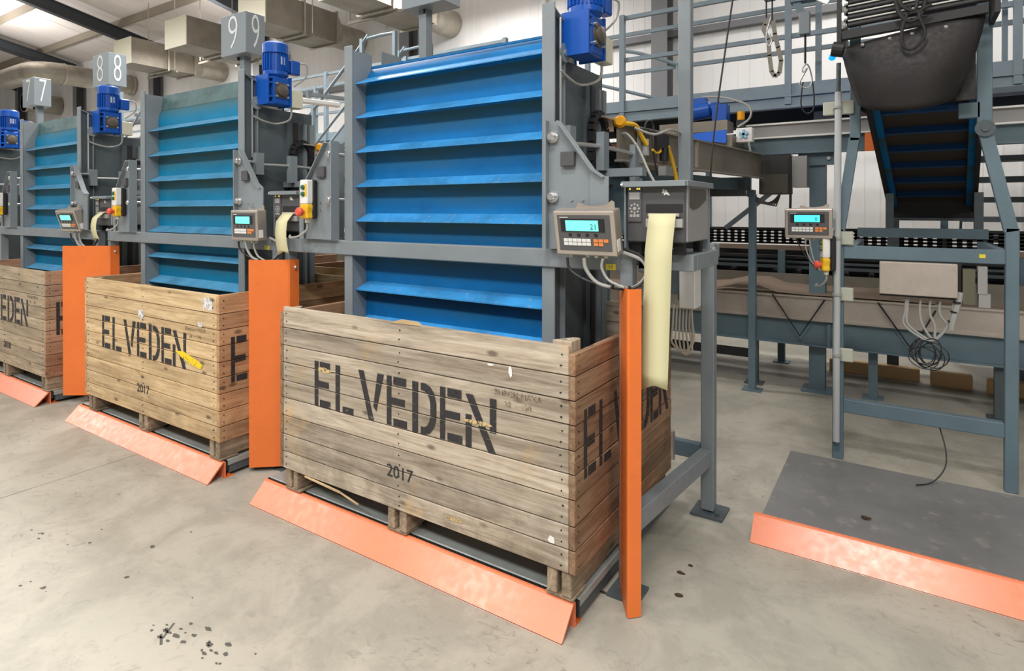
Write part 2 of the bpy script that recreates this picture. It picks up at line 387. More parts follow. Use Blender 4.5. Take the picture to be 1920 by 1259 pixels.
for i, x in enumerate((-30.9, -25.2, -19.5, -13.8, -8.3, -2.4, 3.5)):
    r = thing('roof_rafter', (x, 0, 7.4), 'dark sloping steel roof rafter', 'rafter')
    for z0, z1, hw in ((-.62, -.59, .1), (-.27, -.24, .1), (-.60, -.26, .015)):
        MB().prism([(WY - .3, rz(WY - .3) + z0), (-9, rz(-9) + z0), (-9, rz(-9) + z1), (WY - .3, rz(WY - .3) + z1)], 0, x - hw, x + hw).build('web' if hw < .05 else 'flange', 'roofbeam', r)
    r['label'] = ['dark roof rafter at the far left end of the hall', 'dark roof rafter sloping down behind the number 7 sign', 'dark roof rafter sloping down towards the number 8 sign',
                  'dark roof rafter end above the number 9 sign', 'dark roof rafter over the numbered stations', 'dark roof rafter over the collecting conveyors', 'dark roof rafter at the right end of the hall'][i]
    c_ = thing('steel_column', (x, WY - .3, 0), '', 'column')
    c_['label'] = ['grey steel wall column at the far left end', 'grey steel wall column behind the number 7 sign', 'grey steel wall column behind the rectangular duct near sign 8',
                   'grey steel wall column hidden behind the tower of station 9', 'dark steel wall column beside the square duct above the nearest tower', 'grey steel wall column behind the mezzanine railing',
                   'grey steel wall column at the right end of the hall'][i]
    MB().box(x - .14, x + .14, WY - .35, WY - .33, 0, 7.0).build('flange', 'column', c_)
    MB().box(x - .01, x + .01, WY - .33, WY - .05, 0, 7.0).build('web', 'columndark', c_)
    MB().box(x - .14, x + .14, WY - .05, WY - .03, 0, 7.0).build('flange', 'column', c_)

# ducts high on the back wall
def duct(xc, yf, label, zc=5.78):
    d = thing('ventilation_duct', (xc, WY, zc), label, 'duct', 'rectangular galvanised ventilation ducts')
    h = .33
    MB().box(xc - .55, xc + .35, yf, yf + .9, zc - h, zc + h).build('duct_section', 'galvdull', d)
    MB().box(xc - .55, xc + .35, yf + .94, 7.1, zc - h, zc + h).build('duct_section', 'galvdull', d)
    MB().box(xc - .56, xc + .36, yf - .02, yf, zc - h - .01, zc + h + .01).build('end_plate', 'cream', d)
    f = MB()
    for y in (yf + .92, 7.1): f.box(xc - .59, xc + .39, y - .02, y + .02, zc - h - .04, zc + h + .04)
    f.parts('flange_ring', 'galv', d)
    f = MB()
    n = 24; vs = []
    for j in range(n):
        a = 2 * math.pi * j / n; cx, sx = math.cos(a), math.sin(a); m_ = max(abs(cx), abs(sx))
        vs.append((xc - .1 + cx / m_ * .45, 7.12, zc + sx / m_ * h))
    for j in range(n):
        a = 2 * math.pi * j / n; vs.append((xc - .1 + math.cos(a) * .29, 7.45, zc + math.sin(a) * .29))
    f.add(vs, [(j, (j + 1) % n, n + (j + 1) % n, n + j) for j in range(n)]); f.build('reducer', 'galv', d)
    MB().cyl((xc - .1, 7.45, zc), (xc - .1, WY - .02, zc), .29, 28).build('round_spigot', 'galv', d, smooth=True)
    MB().box(xc - .95, xc + .6, yf + 1.0, yf + 1.05, zc - h - .09, zc - h - .04).build('hanger_rail', 'galvdull', d)
    MB().cyl((xc - .9, yf + 1.02, zc - h), (xc - .9, yf + 1.02, rz(yf + 1) - .2), .012, 6).build('hanger_rod', 'galv', d)
    MB().cyl((xc + .5, yf + 1.02, zc - h), (xc + .5, yf + 1.02, rz(yf + 1) - .2), .012, 6).build('hanger_rod', 'galv', d)
duct(-15.85, 5.45, 'square galvanised duct with pale end plate, between signs 8 and 9')
duct(-12.95, 5.3, 'square galvanised duct just left of the number 9 sign')
duct(-10.0, 5.3, 'square galvanised duct just right of the number 9 sign')
duct(-7.1, 5.0, 'square galvanised duct partly hidden by the nearest number sign', 5.72)
d = thing('round_duct', (-21.4, WY, 6.0), 'long shiny round duct ending behind the number 8 sign', 'duct')
MB().cyl((-21.4, 6.1, 6.0), (-21.4, WY - .02, 6.0), .33, 28).build('pipe', 'galv', d, smooth=True)
MB().tube([(-21.4, 6.1, 6.0), (-21.45, 5.8, 6.0), (-21.8, 5.5, 6.0), (-22.4, 5.42, 6.0), (-24, 5.42, 6.0)], .33, 24, 4).build('elbow', 'galv', d, smooth=True)
f = MB()
for y in (6.1, 7.1, WY - .1): f.cyl((-21.4, y - .03, 6), (-21.4, y + .03, 6), .35, 28)
f.parts('joint_ring', 'steel', d, smooth=True)
d = thing('round_duct', (-27.4, WY, 5.85), 'short round duct end behind the number 7 sign', 'duct')
MB().cyl((-27.4, 7.0, 5.85), (-27.4, WY - .02, 5.85), .36, 24).build('pipe', 'galv', d, smooth=True)
MB().cyl((-27.4, 7.0, 5.85), (-27.4, 7.06, 5.85), .39, 24).parts('joint_ring', 'steel', d, smooth=True)
tag(MB().sphere((-9.1, WY - .2, 6.25), .28, 20, 12).cyl((-9.1, WY - .2, 6.25), (-9.1, WY - .02, 6.25), .12, 12).build('wall_vent', 'white', smooth=True, origin=(-9.1, WY, 6.2)),
    'white round vent cowl on the back wall between two ducts', 'vent')

# ================================================================== BACKGROUND STRUCTURES
# mezzanine
mz = thing('mezzanine_walkway', (0, 4.6, 2.7), 'blue-grey mezzanine walkway with deep edge beam and double tube railings', 'walkway')
MB().box(-34, 6.5, 4.6, 4.66, 2.72, 2.95).build('edge_beam', 'rack', mz)
MB().box(-34, 6.5, 4.575, 4.6, 2.815, 2.825).box(-34, 6.5, 4.56, 4.66, 2.70, 2.72).parts('beam_lip', 'rack', mz)
MB().box(-34, 6.5, 4.66, 5.30, 2.84, 2.90).build('deck', 'black', mz)
MB().box(-34, 6.5, 5.26, 5.30, 2.60, 2.84).build('rear_beam', 'grey_dark', mz)
for x in range(-33, 6, 2): MB().box(x - .04, x + .04, 4.66, 5.26, 2.70, 2.84).build('joist', 'black', mz)
for yy, x1 in ((4.63, 6.5), (5.28, 6.5)):
    for z in (3.44, 3.94):
        x0 = -1.75 if yy < 5 else -34
        MB().bar((x0, yy, z), (x1, yy, z), .045, .045).build('rail', 'rack', mz)
        if yy < 5: MB().bar((-34, yy, z), (-3.4, yy, z), .04, .04).build('rail', 'rack', mz)
for x in (-1.72, .09, 1.9, 3.9, -3.4, -5.2, -7.0, -9, -11, -13, -15, -17, -19, -21):
    MB().box(x - .03, x + .03, 4.58, 4.64, 2.74, 3.97).build('railing_post', 'rack', mz)
for x in (-2.5, .3, 2.4, -4.3, -6.1, -8.1, -10.1):
    MB().box(x - .03, x + .03, 5.25, 5.31, 2.9, 3.97).build('railing_post', 'rack', mz)
# gate handrails behind the nearest tower
MB().tube([(-2.0, 5.2, 3.72), (-1.75, 5.2, 3.66), (-1.30, 5.2, 3.47), (-1.24, 5.2, 3.40), (-1.22, 5.2, 2.95)], .022, 8).tube([(-2.4, 5.2, 3.35), (-1.28, 5.2, 2.98)], .022, 8).parts('stair_handrail', 'rack', mz)
# stairs up to the walkway seen between the stations
for bx, lab in ((-5.0, 'steel stair with handrails behind the gap left of the nearest tower'), (-12.3, 'steel stair with handrails behind the gap left of station 9')):
    s_ = thing('access_stair', (bx, 4.3, 0), lab, 'stair')
    for y in (3.55, 4.25):
        MB().bar((bx - 2.6, y, .9), (bx, y, 2.95), .05, .16).build('stringer', 'rack', s_)
        MB().tube([(bx - 2.5, y, 1.9), (bx - .1, y, 3.80), (bx + .1, y, 3.94), (bx + .6, y, 3.94)], .022, 8, 2).parts('handrail', 'rack', s_)
        MB().tube([(bx - 2.3, y, 1.5), (bx + .1, y, 3.42), (bx + .6, y, 3.42)], .018, 8, 2).parts('handrail', 'rack', s_)
        for x in (-2.0, -1.0, 0.0, .6):
            z = 2.95 + min(0, x) * .79
            MB().box(bx + x - .025, bx + x + .025, y - .025, y + .025, z, z + 1.0 if x < .1 else 3.96).build('post', 'rack', s_)
    for k in range(10):
        z = 1.0 + k * .2; x = bx - 2.5 + k * .26
        MB().box(x - .12, x + .12, 3.58, 4.22, z - .02, z + .02).build('tread', 'grey', s_)
    for y in (3.6, 4.2): MB().box(bx - 2.55, bx - 2.49, y - .03, y + .03, 0, .95).box(bx - .03, bx + .03, y - .03, y + .03, 0, 2.9).parts('support_leg', 'rack', s_)

# right-hand stair flight seen behind the elevator
s_ = thing('open_stair', (2.1, 5, 0), 'steel stair with dark open treads at the right edge', 'stair')
for k in range(13):
    z = 2.66 - .182 * k; y = 4.35 + .115 * k
    MB().box(1.55, 2.75, y, y + .2, z - .025, z + .025).build('tread', 'grey_dark', s_)
MB().bar((2.75, 4.3, 2.8), (2.75, 6.0, .05), .05, .2).build('stringer', 'bluegrey', s_)
MB().bar((1.55, 4.42, 2.72), (1.55, 6.05, .05), .02, .05).build('stringer', 'bluegrey', s_)
r_ = thing('stair_balustrade', (2, 4.75, 2.95), 'close-set vertical bars of the railing at the top right corner', 'railing')
for x in (1.83, 2.02, 2.21, 2.40): MB().box(x - .02, x + .02, 4.74, 4.78, 2.9, 4.1).build('baluster', 'rack', r_)
MB().box(1.6, 2.8, 4.73, 4.79, 4.1, 4.15).build('top_rail', 'rack', r_)

# lower collecting conveyor along the row
cv = thing('collecting_conveyor', (0, 3.9, 0), 'long stainless-sided conveyor on a blue-grey beam behind the stations', 'conveyor')
MB().box(-16, 4, 3.9, 3.93, .68, .87).build('side_guard', 'steel', cv)
MB().box(-16, 4, 3.87, 3.93, .865, .88).box(-16, 4, 3.87, 3.93, .66, .68).parts('guard_lip', 'steel', cv)
MB().box(-16, 4, 3.93, 4.62, .80, .82).build('belt', 'pinkbrown', cv)
MB().box(-16, 4, 4.62, 4.66, .68, 1.0).build('side_guard', 'galvdull', cv)
MB().box(-16, 4, 3.92, 3.98, .43, .66).box(-16, 4, 3.88, 3.92, .43, .445).build('beam', 'bluegrey', cv)
MB().box(-16, 4, 4.58, 4.64, .43, .66).build('beam', 'bluegrey', cv)
pts = [(-.60, .885), (-.45, .90), (-.25, .955), (-.05, .955), (.1, .905), (.35, .895), (.9, .90), (1.3, .895)]
q = MB(); n = len(pts)
q.add([(x, 3.88, z) for x, z in pts] + [(x, 4.5, z + .02) for x, z in pts] + [(x, 3.88, z - .006) for x, z in pts] + [(x, 4.5, z + .014) for x, z in pts],
      [(i, i + 1, n + i + 1, n + i) for i in range(n - 1)] + [(2 * n + i + 1, 2 * n + i, 3 * n + i, 3 * n + i + 1) for i in range(n - 1)] + [(i, 2 * n + i, 2 * n + i + 1, i + 1) for i in range(n - 1)])
tag(q.build('canvas_sheet', 'pinkbrown', origin=(0, 4, .9), smooth=True), 'brown canvas sheet buckled up on top of the collecting conveyor', 'sheet')
for x, yl in ((-.11, 3.95), (.86, 4.02), (1.72, 3.95), (-2.6, 3.95), (-4.9, 3.95), (-7.3, 3.95)):
    f = MB().box(x - .035, x + .035, yl, yl + .07, 0, .43).box(x - .08, x + .08, yl - .04, yl + .1, 0, .012); f.build('leg', 'grey_dark' if x != .86 else 'bluegrey', cv)
MB().box(-2.6, -.14, 3.96, 4.0, .24, .32).build('cross_rail', 'black', cv)
for a, b, c_ in (((.07, .88), (.30, .52), (.50, .86)), ((.90, .87), (1.14, .50), (1.30, .84)), ((-3.3, .88), (-3.1, .66), (-2.9, .88)), ((-2.3, .88), (-2.1, .66), (-1.9, .88))):
    MB().tube([(a[0], 3.85, a[1]), (b[0], 3.85, b[1]), (c_[0], 3.85, c_[1])], .008, 6, 1).build('tension_rod', 'black', cv)
MB().box(.52, .545, 3.86, 3.9, .44, .64).build('beam_stiffener', 'bluegrey', cv)
# dark roller bank behind it
rb = thing('roller_conveyor', (0, 5.0, 0), 'dark bank of roller conveyors under the walkway', 'conveyor')
for z0, z1, mt in ((1.22, 1.27, 'pinkbrown'), (1.13, 1.16, 'black'), (1.02, 1.05, 'grey_dark'), (.90, .94, 'black'), (.78, .82, 'grey_dark'), (1.08, 1.10, 'grey_dark')):
    MB().box(-16, 4, 5.0, 5.05, z0, z1).build('side_rail', mt, rb)
MB().box(-16, 4, 5.3, 5.34, .55, 1.22).build('back_panel', 'black', rb)
f = MB()
for k in range(60): f.cyl((-10 + k * .23, 5.04, .97), (-10 + k * .23, 5.3, .97), .03, 8)
o = f.build('roller', 'black', rb); o['kind'] = 'stuff'
for x in (-.02, 2.0, -2.2, -4.6, -7): MB().box(x - .035, x + .035, 4.93, 4.99, 0, 1.22).box(x - .08, x + .08, 4.9, 5.04, 0, .012).build('leg', 'bluegrey', rb)
# perforated tray in front of the white wall
tr = thing('perforated_tray', (0, 5.1, 1.4), 'black perforated cable tray showing rows of white holes', 'cable tray')
f = MB()
for z in (1.29, 1.325, 1.36, 1.395, 1.43): f.box(-4, 3.2, 5.1, 5.108, z - .011, z + .011)
for k in range(92): f.box(-4 + k * .078 - .022, -4 + k * .078 + .022, 5.1, 5.108, 1.285, 1.435)
o = f.build('perforated_web', 'black', tr); o['kind'] = 'stuff'
MB().box(-4, 3.2, 5.09, 5.12, 1.435, 1.46).build('top_edge', 'black', tr)
for x in (-3.9, -.85, 1.42, 3.1): MB().box(x - .03, x + .03, 5.12, 5.18, 1.26, 2.72).build('hanger', 'bluegrey', tr)
tag(MB().bar((-.62, 5.0, 1.45), (.05, 5.0, 2.0), .04, .05).build('brace_bar', 'grey_dark', origin=(-.3, 5, 1.45)), 'dark diagonal brace bar behind the right-hand weighing display', 'brace')
# timber on the floor
t1 = MB().box(.45, 1.22, 4.86, 4.95, 0, .12).build('timber_beam', 'pine', bevel=.004, origin=(.8, 4.9, 0))
tag(t1, 'pale pine beam lying on the floor left of the tangled black cable', 'timber')
tag(MB().box(1.30, 1.62, 4.80, 4.9, 0, .13).build('timber_beam', 'pine', bevel=.004, origin=(1.5, 4.8, 0)), 'short pine beam lying on the floor behind the tangled black cable', 'timber')
tag(MB().box(1.72, 2.8, 4.74, 4.84, 0, .13).build('timber_beam', 'pine', bevel=.004, origin=(2.2, 4.8, 0)), 'pine beam on the floor at the right edge', 'timber')

# upper distribution conveyor
uc = thing('distribution_conveyor', (.6, 3.9, 0), 'pale upper conveyor on a teal beam held by a thick post', 'conveyor')
MB().box(-.17, 3.5, 3.9, 3.93, 2.335, 2.445).build('side_guard', 'galv' if 0 else 'sidecover', uc)
MB().box(-.17, 3.5, 3.87, 3.93, 2.445, 2.46).box(-.17, 3.5, 3.87, 3.93, 2.32, 2.335).parts('guard_lip', 'white', uc)
MB().box(-.17, 3.5, 3.93, 4.5, 2.40, 2.42).build('belt', 'blueplate', uc)
MB().box(-.3, 3.5, 3.92, 3.98, 2.17, 2.32).box(-.3, 3.5, 3.88, 3.92, 2.17, 2.185).build('beam', 'bluegrey', uc)
MB().box(.80, .88, 3.86, 3.87, 2.16, 2.315).build('orange_panel', 'orange', uc)
MB().box(.36, .49, 3.98, 4.12, 0, 2.17).box(.30, .55, 3.92, 4.16, 0, .02).build('post', 'bluegrey', uc)
MB().box(.27, .56, 3.95, 3.975, 2.06, 2.20).build('gusset', 'bluegrey', uc)
f = MB()
for x, z in ((.31, 2.10), (.52, 2.12), (.42, 2.205)): f.cyl((x, 3.93, z), (x, 3.96, z), .016, 8)
f.parts('bolt', 'chrome', uc)
f = MB().prism([(3.45, 2.20), (3.45, 2.33), (3.9, 2.33), (3.9, 2.20)], 0, -.75, -.2)
f.build('transfer_bed', 'galvdull', uc)
MB().add([(-.80, 3.4, 2.335), (-.24, 3.4, 2.37), (-.24, 3.4, 2.25), (-.80, 3.43, 2.335), (-.24, 3.43, 2.37), (-.24, 3.43, 2.25)], [(0, 2, 1), (3, 4, 5), (0, 1, 4, 3), (1, 2, 5, 4), (2, 0, 3, 5)]).build('scraper_panel', 'blueplate', uc)
MB().box(-.95, -.30, 3.7, 3.95, 2.40, 2.50).build('hood', 'galvdull', uc)
gm = MB().lathe((-.75, 3.8, 2.60), (1, .1, .12), [(0, .06), (.02, .085), (.26, .085), (.28, .06), (.36, .06)], 18); gm.build('gear_motor', 'motor', uc, smooth=True)
MB().box(-.45, -.32, 3.74, 3.9, 2.50, 2.66).box(-.66, -.52, 3.76, 3.88, 2.67, 2.74).build('gearbox', 'motor', uc)
MB().cyl((-.20, 3.8, 2.50), (-.20, 3.8, 2.58), .035, 14).build('beacon_lamp', 'amber', uc, smooth=True)
MB().box(-.235, -.165, 3.77, 3.84, 2.44, 2.50).build('beacon_base', 'black', uc)
MB().box(-.20, -.06, 3.60, 3.70, 2.27, 2.40).build('isolator_box', 'white', uc, bevel=.006)
f = MB()
for k in range(5):
    a = 2 * math.pi * k / 5 + .3; f.bar((-.13, 3.585, 2.34), (-.13 + .04 * math.cos(a), 3.585, 2.34 + .04 * math.sin(a)), .02, .02, (0, 1, 0))
f.build('star_knob', plain('pale_blue_knob', (.25, .5, .68), .4), uc)
MB().tube([(-.55, 3.78, 2.75), (-.35, 3.75, 2.72), (-.12, 3.72, 2.62), (-.10, 3.70, 2.50), (-.2, 3.66, 2.42)], .01, 6).tube([(-.09, 3.6, 2.27), (-.06, 3.6, 2.1), (-.03, 3.6, 1.98)], .01, 6).parts('cable', 'cable', uc)
# machinery below the upper conveyor
k_ = thing('control_cabinet', (.05, 3.75, 1.6), 'dark olive cabinet hanging under the upper conveyor with trailing black cables', 'cabinet')
MB().box(-.03, .22, 3.75, 4.0, 1.80, 1.98).build('housing', plain('dark_olive', (.055, .05, .036), .6), k_, bevel=.006)
MB().box(-.03, .22, 3.8, 4.05, 1.98, 2.16).build('upper_housing', 'black', k_)
MB().box(.24, .36, 3.8, 4.0, 1.86, 2.14).build('side_cover', 'sidecover', k_)
for j in range(5): MB().tube([(-.14 + j * .012, 3.72, 1.80), (-.02 + j * .03, 3.72, 1.72 - .006 * j), (.09 + .01 * j, 3.72, 1.735 - .004 * j), (.16, 3.74, 1.82)], .006, 5).parts('cable', 'cableblack', k_)
MB().tube([(.23, 3.75, 2.12), (.235, 3.75, 1.8), (.23, 3.75, 1.60)], .012, 6).build('conduit', 'cableblack', k_)
tag(MB().box(-.36, -.10, 3.72, 3.78, 1.84, 1.96).box(-.125, -.065, 3.68, 3.80, 1.78, 1.84).box(-.11, -.05, 3.7, 3.76, 0.0, 1.80).box(-.16, 0, 3.66, 3.8, 0, .012).build('conveyor_stand', 'bluegrey', origin=(-.1, 3.7, 0)),
    'slim blue-grey stand with steel head under the end of the grey trough', 'stand')
tag(MB().box(-.9, -.10, 3.50, 3.55, 1.78, 1.92).build('support_beam', 'grey_dark', origin=(-.5, 3.5, 1.8)), 'dark support beam beneath the grey trough conveyor', 'beam')
st_ = thing('red_belt_conveyor', (0, 5.2, 2.3), 'dark red-brown belt conveyor running under the walkway', 'conveyor')
MB().box(-3, 1.0, 5.0, 5.02, 2.40, 2.50).build('belt', 'redbelt', st_)
MB().box(-3, 1.0, 5.02, 5.3, 2.38, 2.52).build('frame', 'black', st_)
MB().tube([(-3, 4.95, 2.55), (1, 4.95, 2.60)], .006, 5, 1).build('wire', 'cable', st_)
MB().box(.95, 1.05, 4.95, 5.05, 0, 2.6).build('post', 'grey_dark', st_)
w_ = thing('junction_cabinet', (.6, 4.9, 2.4), 'pale grey wall cabinet and pink-brown duct under the walkway by the conduit', 'cabinet')
MB().box(.30, .52, 4.85, 4.95, 2.42, 2.68).build('housing', 'sidecover', w_)
MB().prism([(.55, 2.66), (.72, 2.66), (1.0, 2.46), (.9, 2.46)], 1, 4.9, 4.94).build('cover_strip', plain('dusty_pink', (.42, .25, .22), .7), w_)

# ================================================================== STATIONS
def clip(poly, z0, z1):
    for s_, lim in ((1, z0), (-1, -z1)):
        out = []
        for i in range(len(poly)):
            a, b = poly[i], poly[(i + 1) % len(poly)]
            ia, ib = s_ * a[1] >= lim, s_ * b[1] >= lim
            if ia: out.append(a)
            if ia != ib:
                k = (s_ * lim - a[1]) / (b[1] - a[1]); out.append((a[0] + (b[0] - a[0]) * k, s_ * lim))
        poly = out
        if len(poly) < 3: return []
    return poly
def arc(cx, cz, rx, rz_, a0, a1, n=6): return [(cx + rx * math.cos(R(a0 + (a1 - a0) * i / n)), cz + rz_ * math.sin(R(a0 + (a1 - a0) * i / n))) for i in range(n + 1)]
def quadstrip(o, i): return [[o[k], o[k + 1], i[k + 1], i[k]] for k in range(len(o) - 1)]
LET = {
 'E': [[(0, 0), (.22, 0), (.22, 1), (0, 1)], [(.32, .84), (.9, .84), (.9, 1), (.32, 1)], [(.22, .43), (.85, .43), (.85, .57), (.22, .57)], [(.32, 0), (.95, 0), (.95, .15), (.32, .15)]],
 'L': [[(0, 0), (.24, 0), (.24, 1), (0, 1)], [(.4, 0), (1, 0), (1, .13), (.4, .13)]],
 'V': [[(0, 1), (.2, 1), (.62, 0), (.42, 0)], [(.76, 1), (1, 1), (.72, .2), (.60, .3)]],
 'D': [[(0, 0), (.24, 0), (.24, 1), (0, 1)]] + quadstrip([(.36, 1), (.55, 1), (.75, .95), (.92, .82), (1, .65), (1, .35), (.92, .18), (.75, .05), (.55, 0), (.36, 0)],
                                                        [(.36, .86), (.5, .86), (.62, .82), (.72, .72), (.76, .6), (.76, .4), (.72, .28), (.62, .18), (.5, .14), (.36, .14)]),
 'N': [[(0, 0), (.2, 0), (.2, .62), (0, .62)], [(0, 1), (.24, 1), (1, 0), (.76, 0)], [(.8, .38), (1, .38), (1, 1), (.8, 1)]],
}
HB = [.118, .096, .096, .099, .094, .098, .104, .095, .095]
def crate(k, off, zb=.2301, D=1.16, year='2017', label='', zs=1.0, letters=True, years_x=-.926, drop=0.0):
    ox = off
    t_ = thing('wooden_crate', (ox - .915, .58, zb - .1), label, 'crate', 'stencilled timber crates on the weighing platforms')
    hs = [h * zs for h in HB]; zt = zb + sum(hs); edges = [zt]
    for h in hs: edges.append(edges[-1] - h)
    rnd = random.Random(k)
    for i in range(9):
        z1, z0 = edges[i] - .0022, edges[i + 1] + .0022
        j = lambda: rnd.uniform(-.002, .002)
        MB().box(ox - 1.80 + j(), ox - .03 + j(), 0 + rnd.uniform(0, .003), .022, z0, z1).build('plank', 'wx%d' % k, t_, bevel=.0025)
        MB().box(ox - 1.80, ox - .03, D - .022, D, z0, z1).build('plank', 'wx%d' % k, t_, bevel=.0025)
        zs1 = z1 - (drop if i == 0 else 0)
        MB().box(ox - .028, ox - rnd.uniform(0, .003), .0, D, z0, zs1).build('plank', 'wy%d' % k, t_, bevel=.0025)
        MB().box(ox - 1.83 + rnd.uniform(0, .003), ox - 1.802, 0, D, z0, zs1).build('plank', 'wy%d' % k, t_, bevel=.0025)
    for i in range(8):
        y0 = .03 + i * .138; MB().box(ox - 1.8, ox - .03, y0, y0 + .132, zb - .002, zb + .018).build('floor_board', 'wx%d' % k, t_)
    # corner posts (triangular, inside) and middle battens
    for x, y, sx, sy in ((-.03, .022, -1, 1), (-1.80, .022, 1, 1), (-.03, D - .022, -1, -1), (-1.80, D - .022, 1, -1)):
        MB().prism([(ox + x, y), (ox + x + sx * .085, y), (ox + x + sx * .03, y + sy * .085), (ox + x, y + sy * .085)], 2, zb + .02, zt + (.012 if drop and x > -1 and y < 1 else -.012)).build('corner_post', 'wz%d' % k, t_, bevel=.003)
    MB().box(ox - .98, ox - .90, .022, .045, zb + .02, zt - .004).build('batten', 'wz%d' % k, t_, bevel=.003)
    # bearers
    for x0, x1 in ((-1.80, -1.755), (-1.735, -1.70), (-1.02, -.975), (-.945, -.90), (-.135, -.09), (-.07, -.025)):
        MB().box(ox + x0, ox + x1, .015, D - .02, zb - .105, zb - .002).build('bearer', 'wfoot', t_, bevel=.004)
    for x0 in (-1.81, -1.03, -.145):
        for y0 in (.02, .5, 1.02): MB().box(ox + x0, ox + x0 + .125, y0, y0 + .12, zb - .1215, zb - .1055).build('foot_block', 'wfoot', t_, bevel=.004)
    # nails
    f = MB()
    for i in range(9):
        zc = (edges[i] + edges[i + 1]) / 2
        for x in (-1.775, -.93, -.06):
            for dz in (-.022, .022): f.cyl((ox + x + rnd.uniform(-.01, .01), -.0015, zc + dz), (ox + x, .004, zc + dz), .0035, 6)
        for y in (.03,): 
            for dz in (-.022, .022): f.cyl((ox + .0015, y, zc + dz), (ox - .004, y, zc + dz), .0035, 6)
    o = f.build('nails', 'black', t_); o['kind'] = 'stuff'
    # stencil lettering
    X = [(-1.535, -1.405, 'E'), (-1.372, -1.24, 'L'), (-1.204, -1.03, 'V'), (-1.009, -.872, 'E'), (-.845, -.70, 'D'), (-.678, -.545, 'E'), (-.534, -.372, 'N')]
    zl0, zl1 = zb + .395 * zs, zb + .629 * zs
    rr = random.Random(5)
    for a, b, ch in X:
        dz = rr.uniform(-.004, .004); f = MB()
        for pl in LET[ch]:
            P_ = [(ox + a + (b - a) * q_[0], zl0 + dz + (zl1 - zl0) * q_[1]) for q_ in pl]
            for i in range(9):
                c_ = clip(P_, edges[i + 1] + .003, edges[i] - .003)
                if c_: f.prism(c_, 1, -.0012, .001)
        f.build('stencil_letter', 'stencil', t_)
    for a, b, ch in X:
        f = MB()
        a_, b_ = .077 + (a + 1.535) / 1.163 * 1.03, .077 + (b + 1.535) / 1.163 * 1.03
        for pl in LET[ch]:
            P_ = [(a_ + (b_ - a_) * q_[0], zb + .35 * zs + (.278 * zs) * q_[1]) for q_ in pl]
            for i in range(9):
                c_ = clip(P_, edges[i + 1] + .003, edges[i] - .003)
                if c_: f.prism(c_, 0, ox - .001, ox + .0012)
        f.build('stencil_letter', 'stencil', t_)
    MB().text(year, .085, T(ox + years_x, -.0015, zb + .178 * zs) @ FX, .001).build('date_stamp', 'stencil', t_)
    MB().text('BURGH MAXA', .036, T(ox - .265, -.0015, zb + .658 * zs) @ FX, .001).build('maker_stamp', 'stamp', t_); MB().text('20  -  190', .034, T(ox - .265, -.0015, zb + .615 * zs) @ FX, .001).build('maker_stamp', 'stamp', t_)
    return t_, edges
c10, ed = crate(10, 0, drop=.03, label='nearest weathered grey timber crate stencilled ELVEDEN 2017, behind the nearest orange kerb')
# splinters and marks on the nearest crate
MB().add([(-.985, -.002, 1.118), (-.80, -.002, 1.122), (-.83, -.002, 1.135), (-.93, -.002, 1.136), (-.985, .02, 1.118), (-.80, .02, 1.122), (-.83, .02, 1.135), (-.93, .02, 1.136)],
         [(0, 1, 2, 3), (7, 6, 5, 4), (0, 3, 7, 4), (1, 5, 6, 2), (3, 2, 6, 7), (0, 4, 5, 1)]).build('splinter', 'wx9', c10)
MB().bar((-1.62, .004, .226), (-1.34, -.002, .214), .008, .008).bar((-1.34, -.002, .214), (-1.20, -.006, .190), .008, .005).build('splinter', 'wx9', c10)
def blot(f, x, z, w__, h, y=-.0016, n=9, seed=1):
    r__ = random.Random(seed); pts_ = [(x + math.cos(2 * math.pi * i / n) * w__ / 2 * r__.uniform(.7, 1.1), z + math.sin(2 * math.pi * i / n) * h / 2 * r__.uniform(.7, 1.1)) for i in range(n)]
    f.prism(pts_, 1, y, y + .001)
f = MB(); blot(f, -.105, .345, .035, .035, seed=3); blot(f, -.30, .985, .02, .05, seed=4); blot(f, -.40, 1.0, .04, .012, seed=8); f.parts('paper_scrap', 'white', c10)
f = MB(); blot(f, -.47, .738, .17, .022, seed=5); blot(f, -1.46, .82, .12, .03, seed=6); blot(f, -.60, .285, .12, .022, seed=9); f.parts('scraped_bare_wood', worn('bare_wood', (.60, .45, .22), .40, 50), c10)
c9, _ = crate(9, -2.42, label='yellowish timber crate stencilled ELVEDEN 2017 with a yellow paint smear, second from the right', zs=1.013)
f = MB(); b0 = -2.42
f.prism([(b0 - .50, .735), (b0 - .40, .742), (b0 - .22, .70), (b0 - .18, .685), (b0 - .2, .655), (b0 - .30, .67), (b0 - .42, .70)], 1, -.0028, -.0016); f.build('paint_smear', 'yellowpaint', c9)
f = MB(); blot(f, b0 - .13, 1.07, .14, .10, seed=11); blot(f, b0 - .95, .93, .09, .08, seed=12); blot(f, b0 - .21, .935, .07, .04, seed=14); f.parts('torn_label', 'whitepaper', c9)
c8, _ = crate(8, -4.99, label='timber crate at the left edge stencilled ELVEDEN 2018, grey upper planks', zs=1.013, year='2018', years_x=-.86)
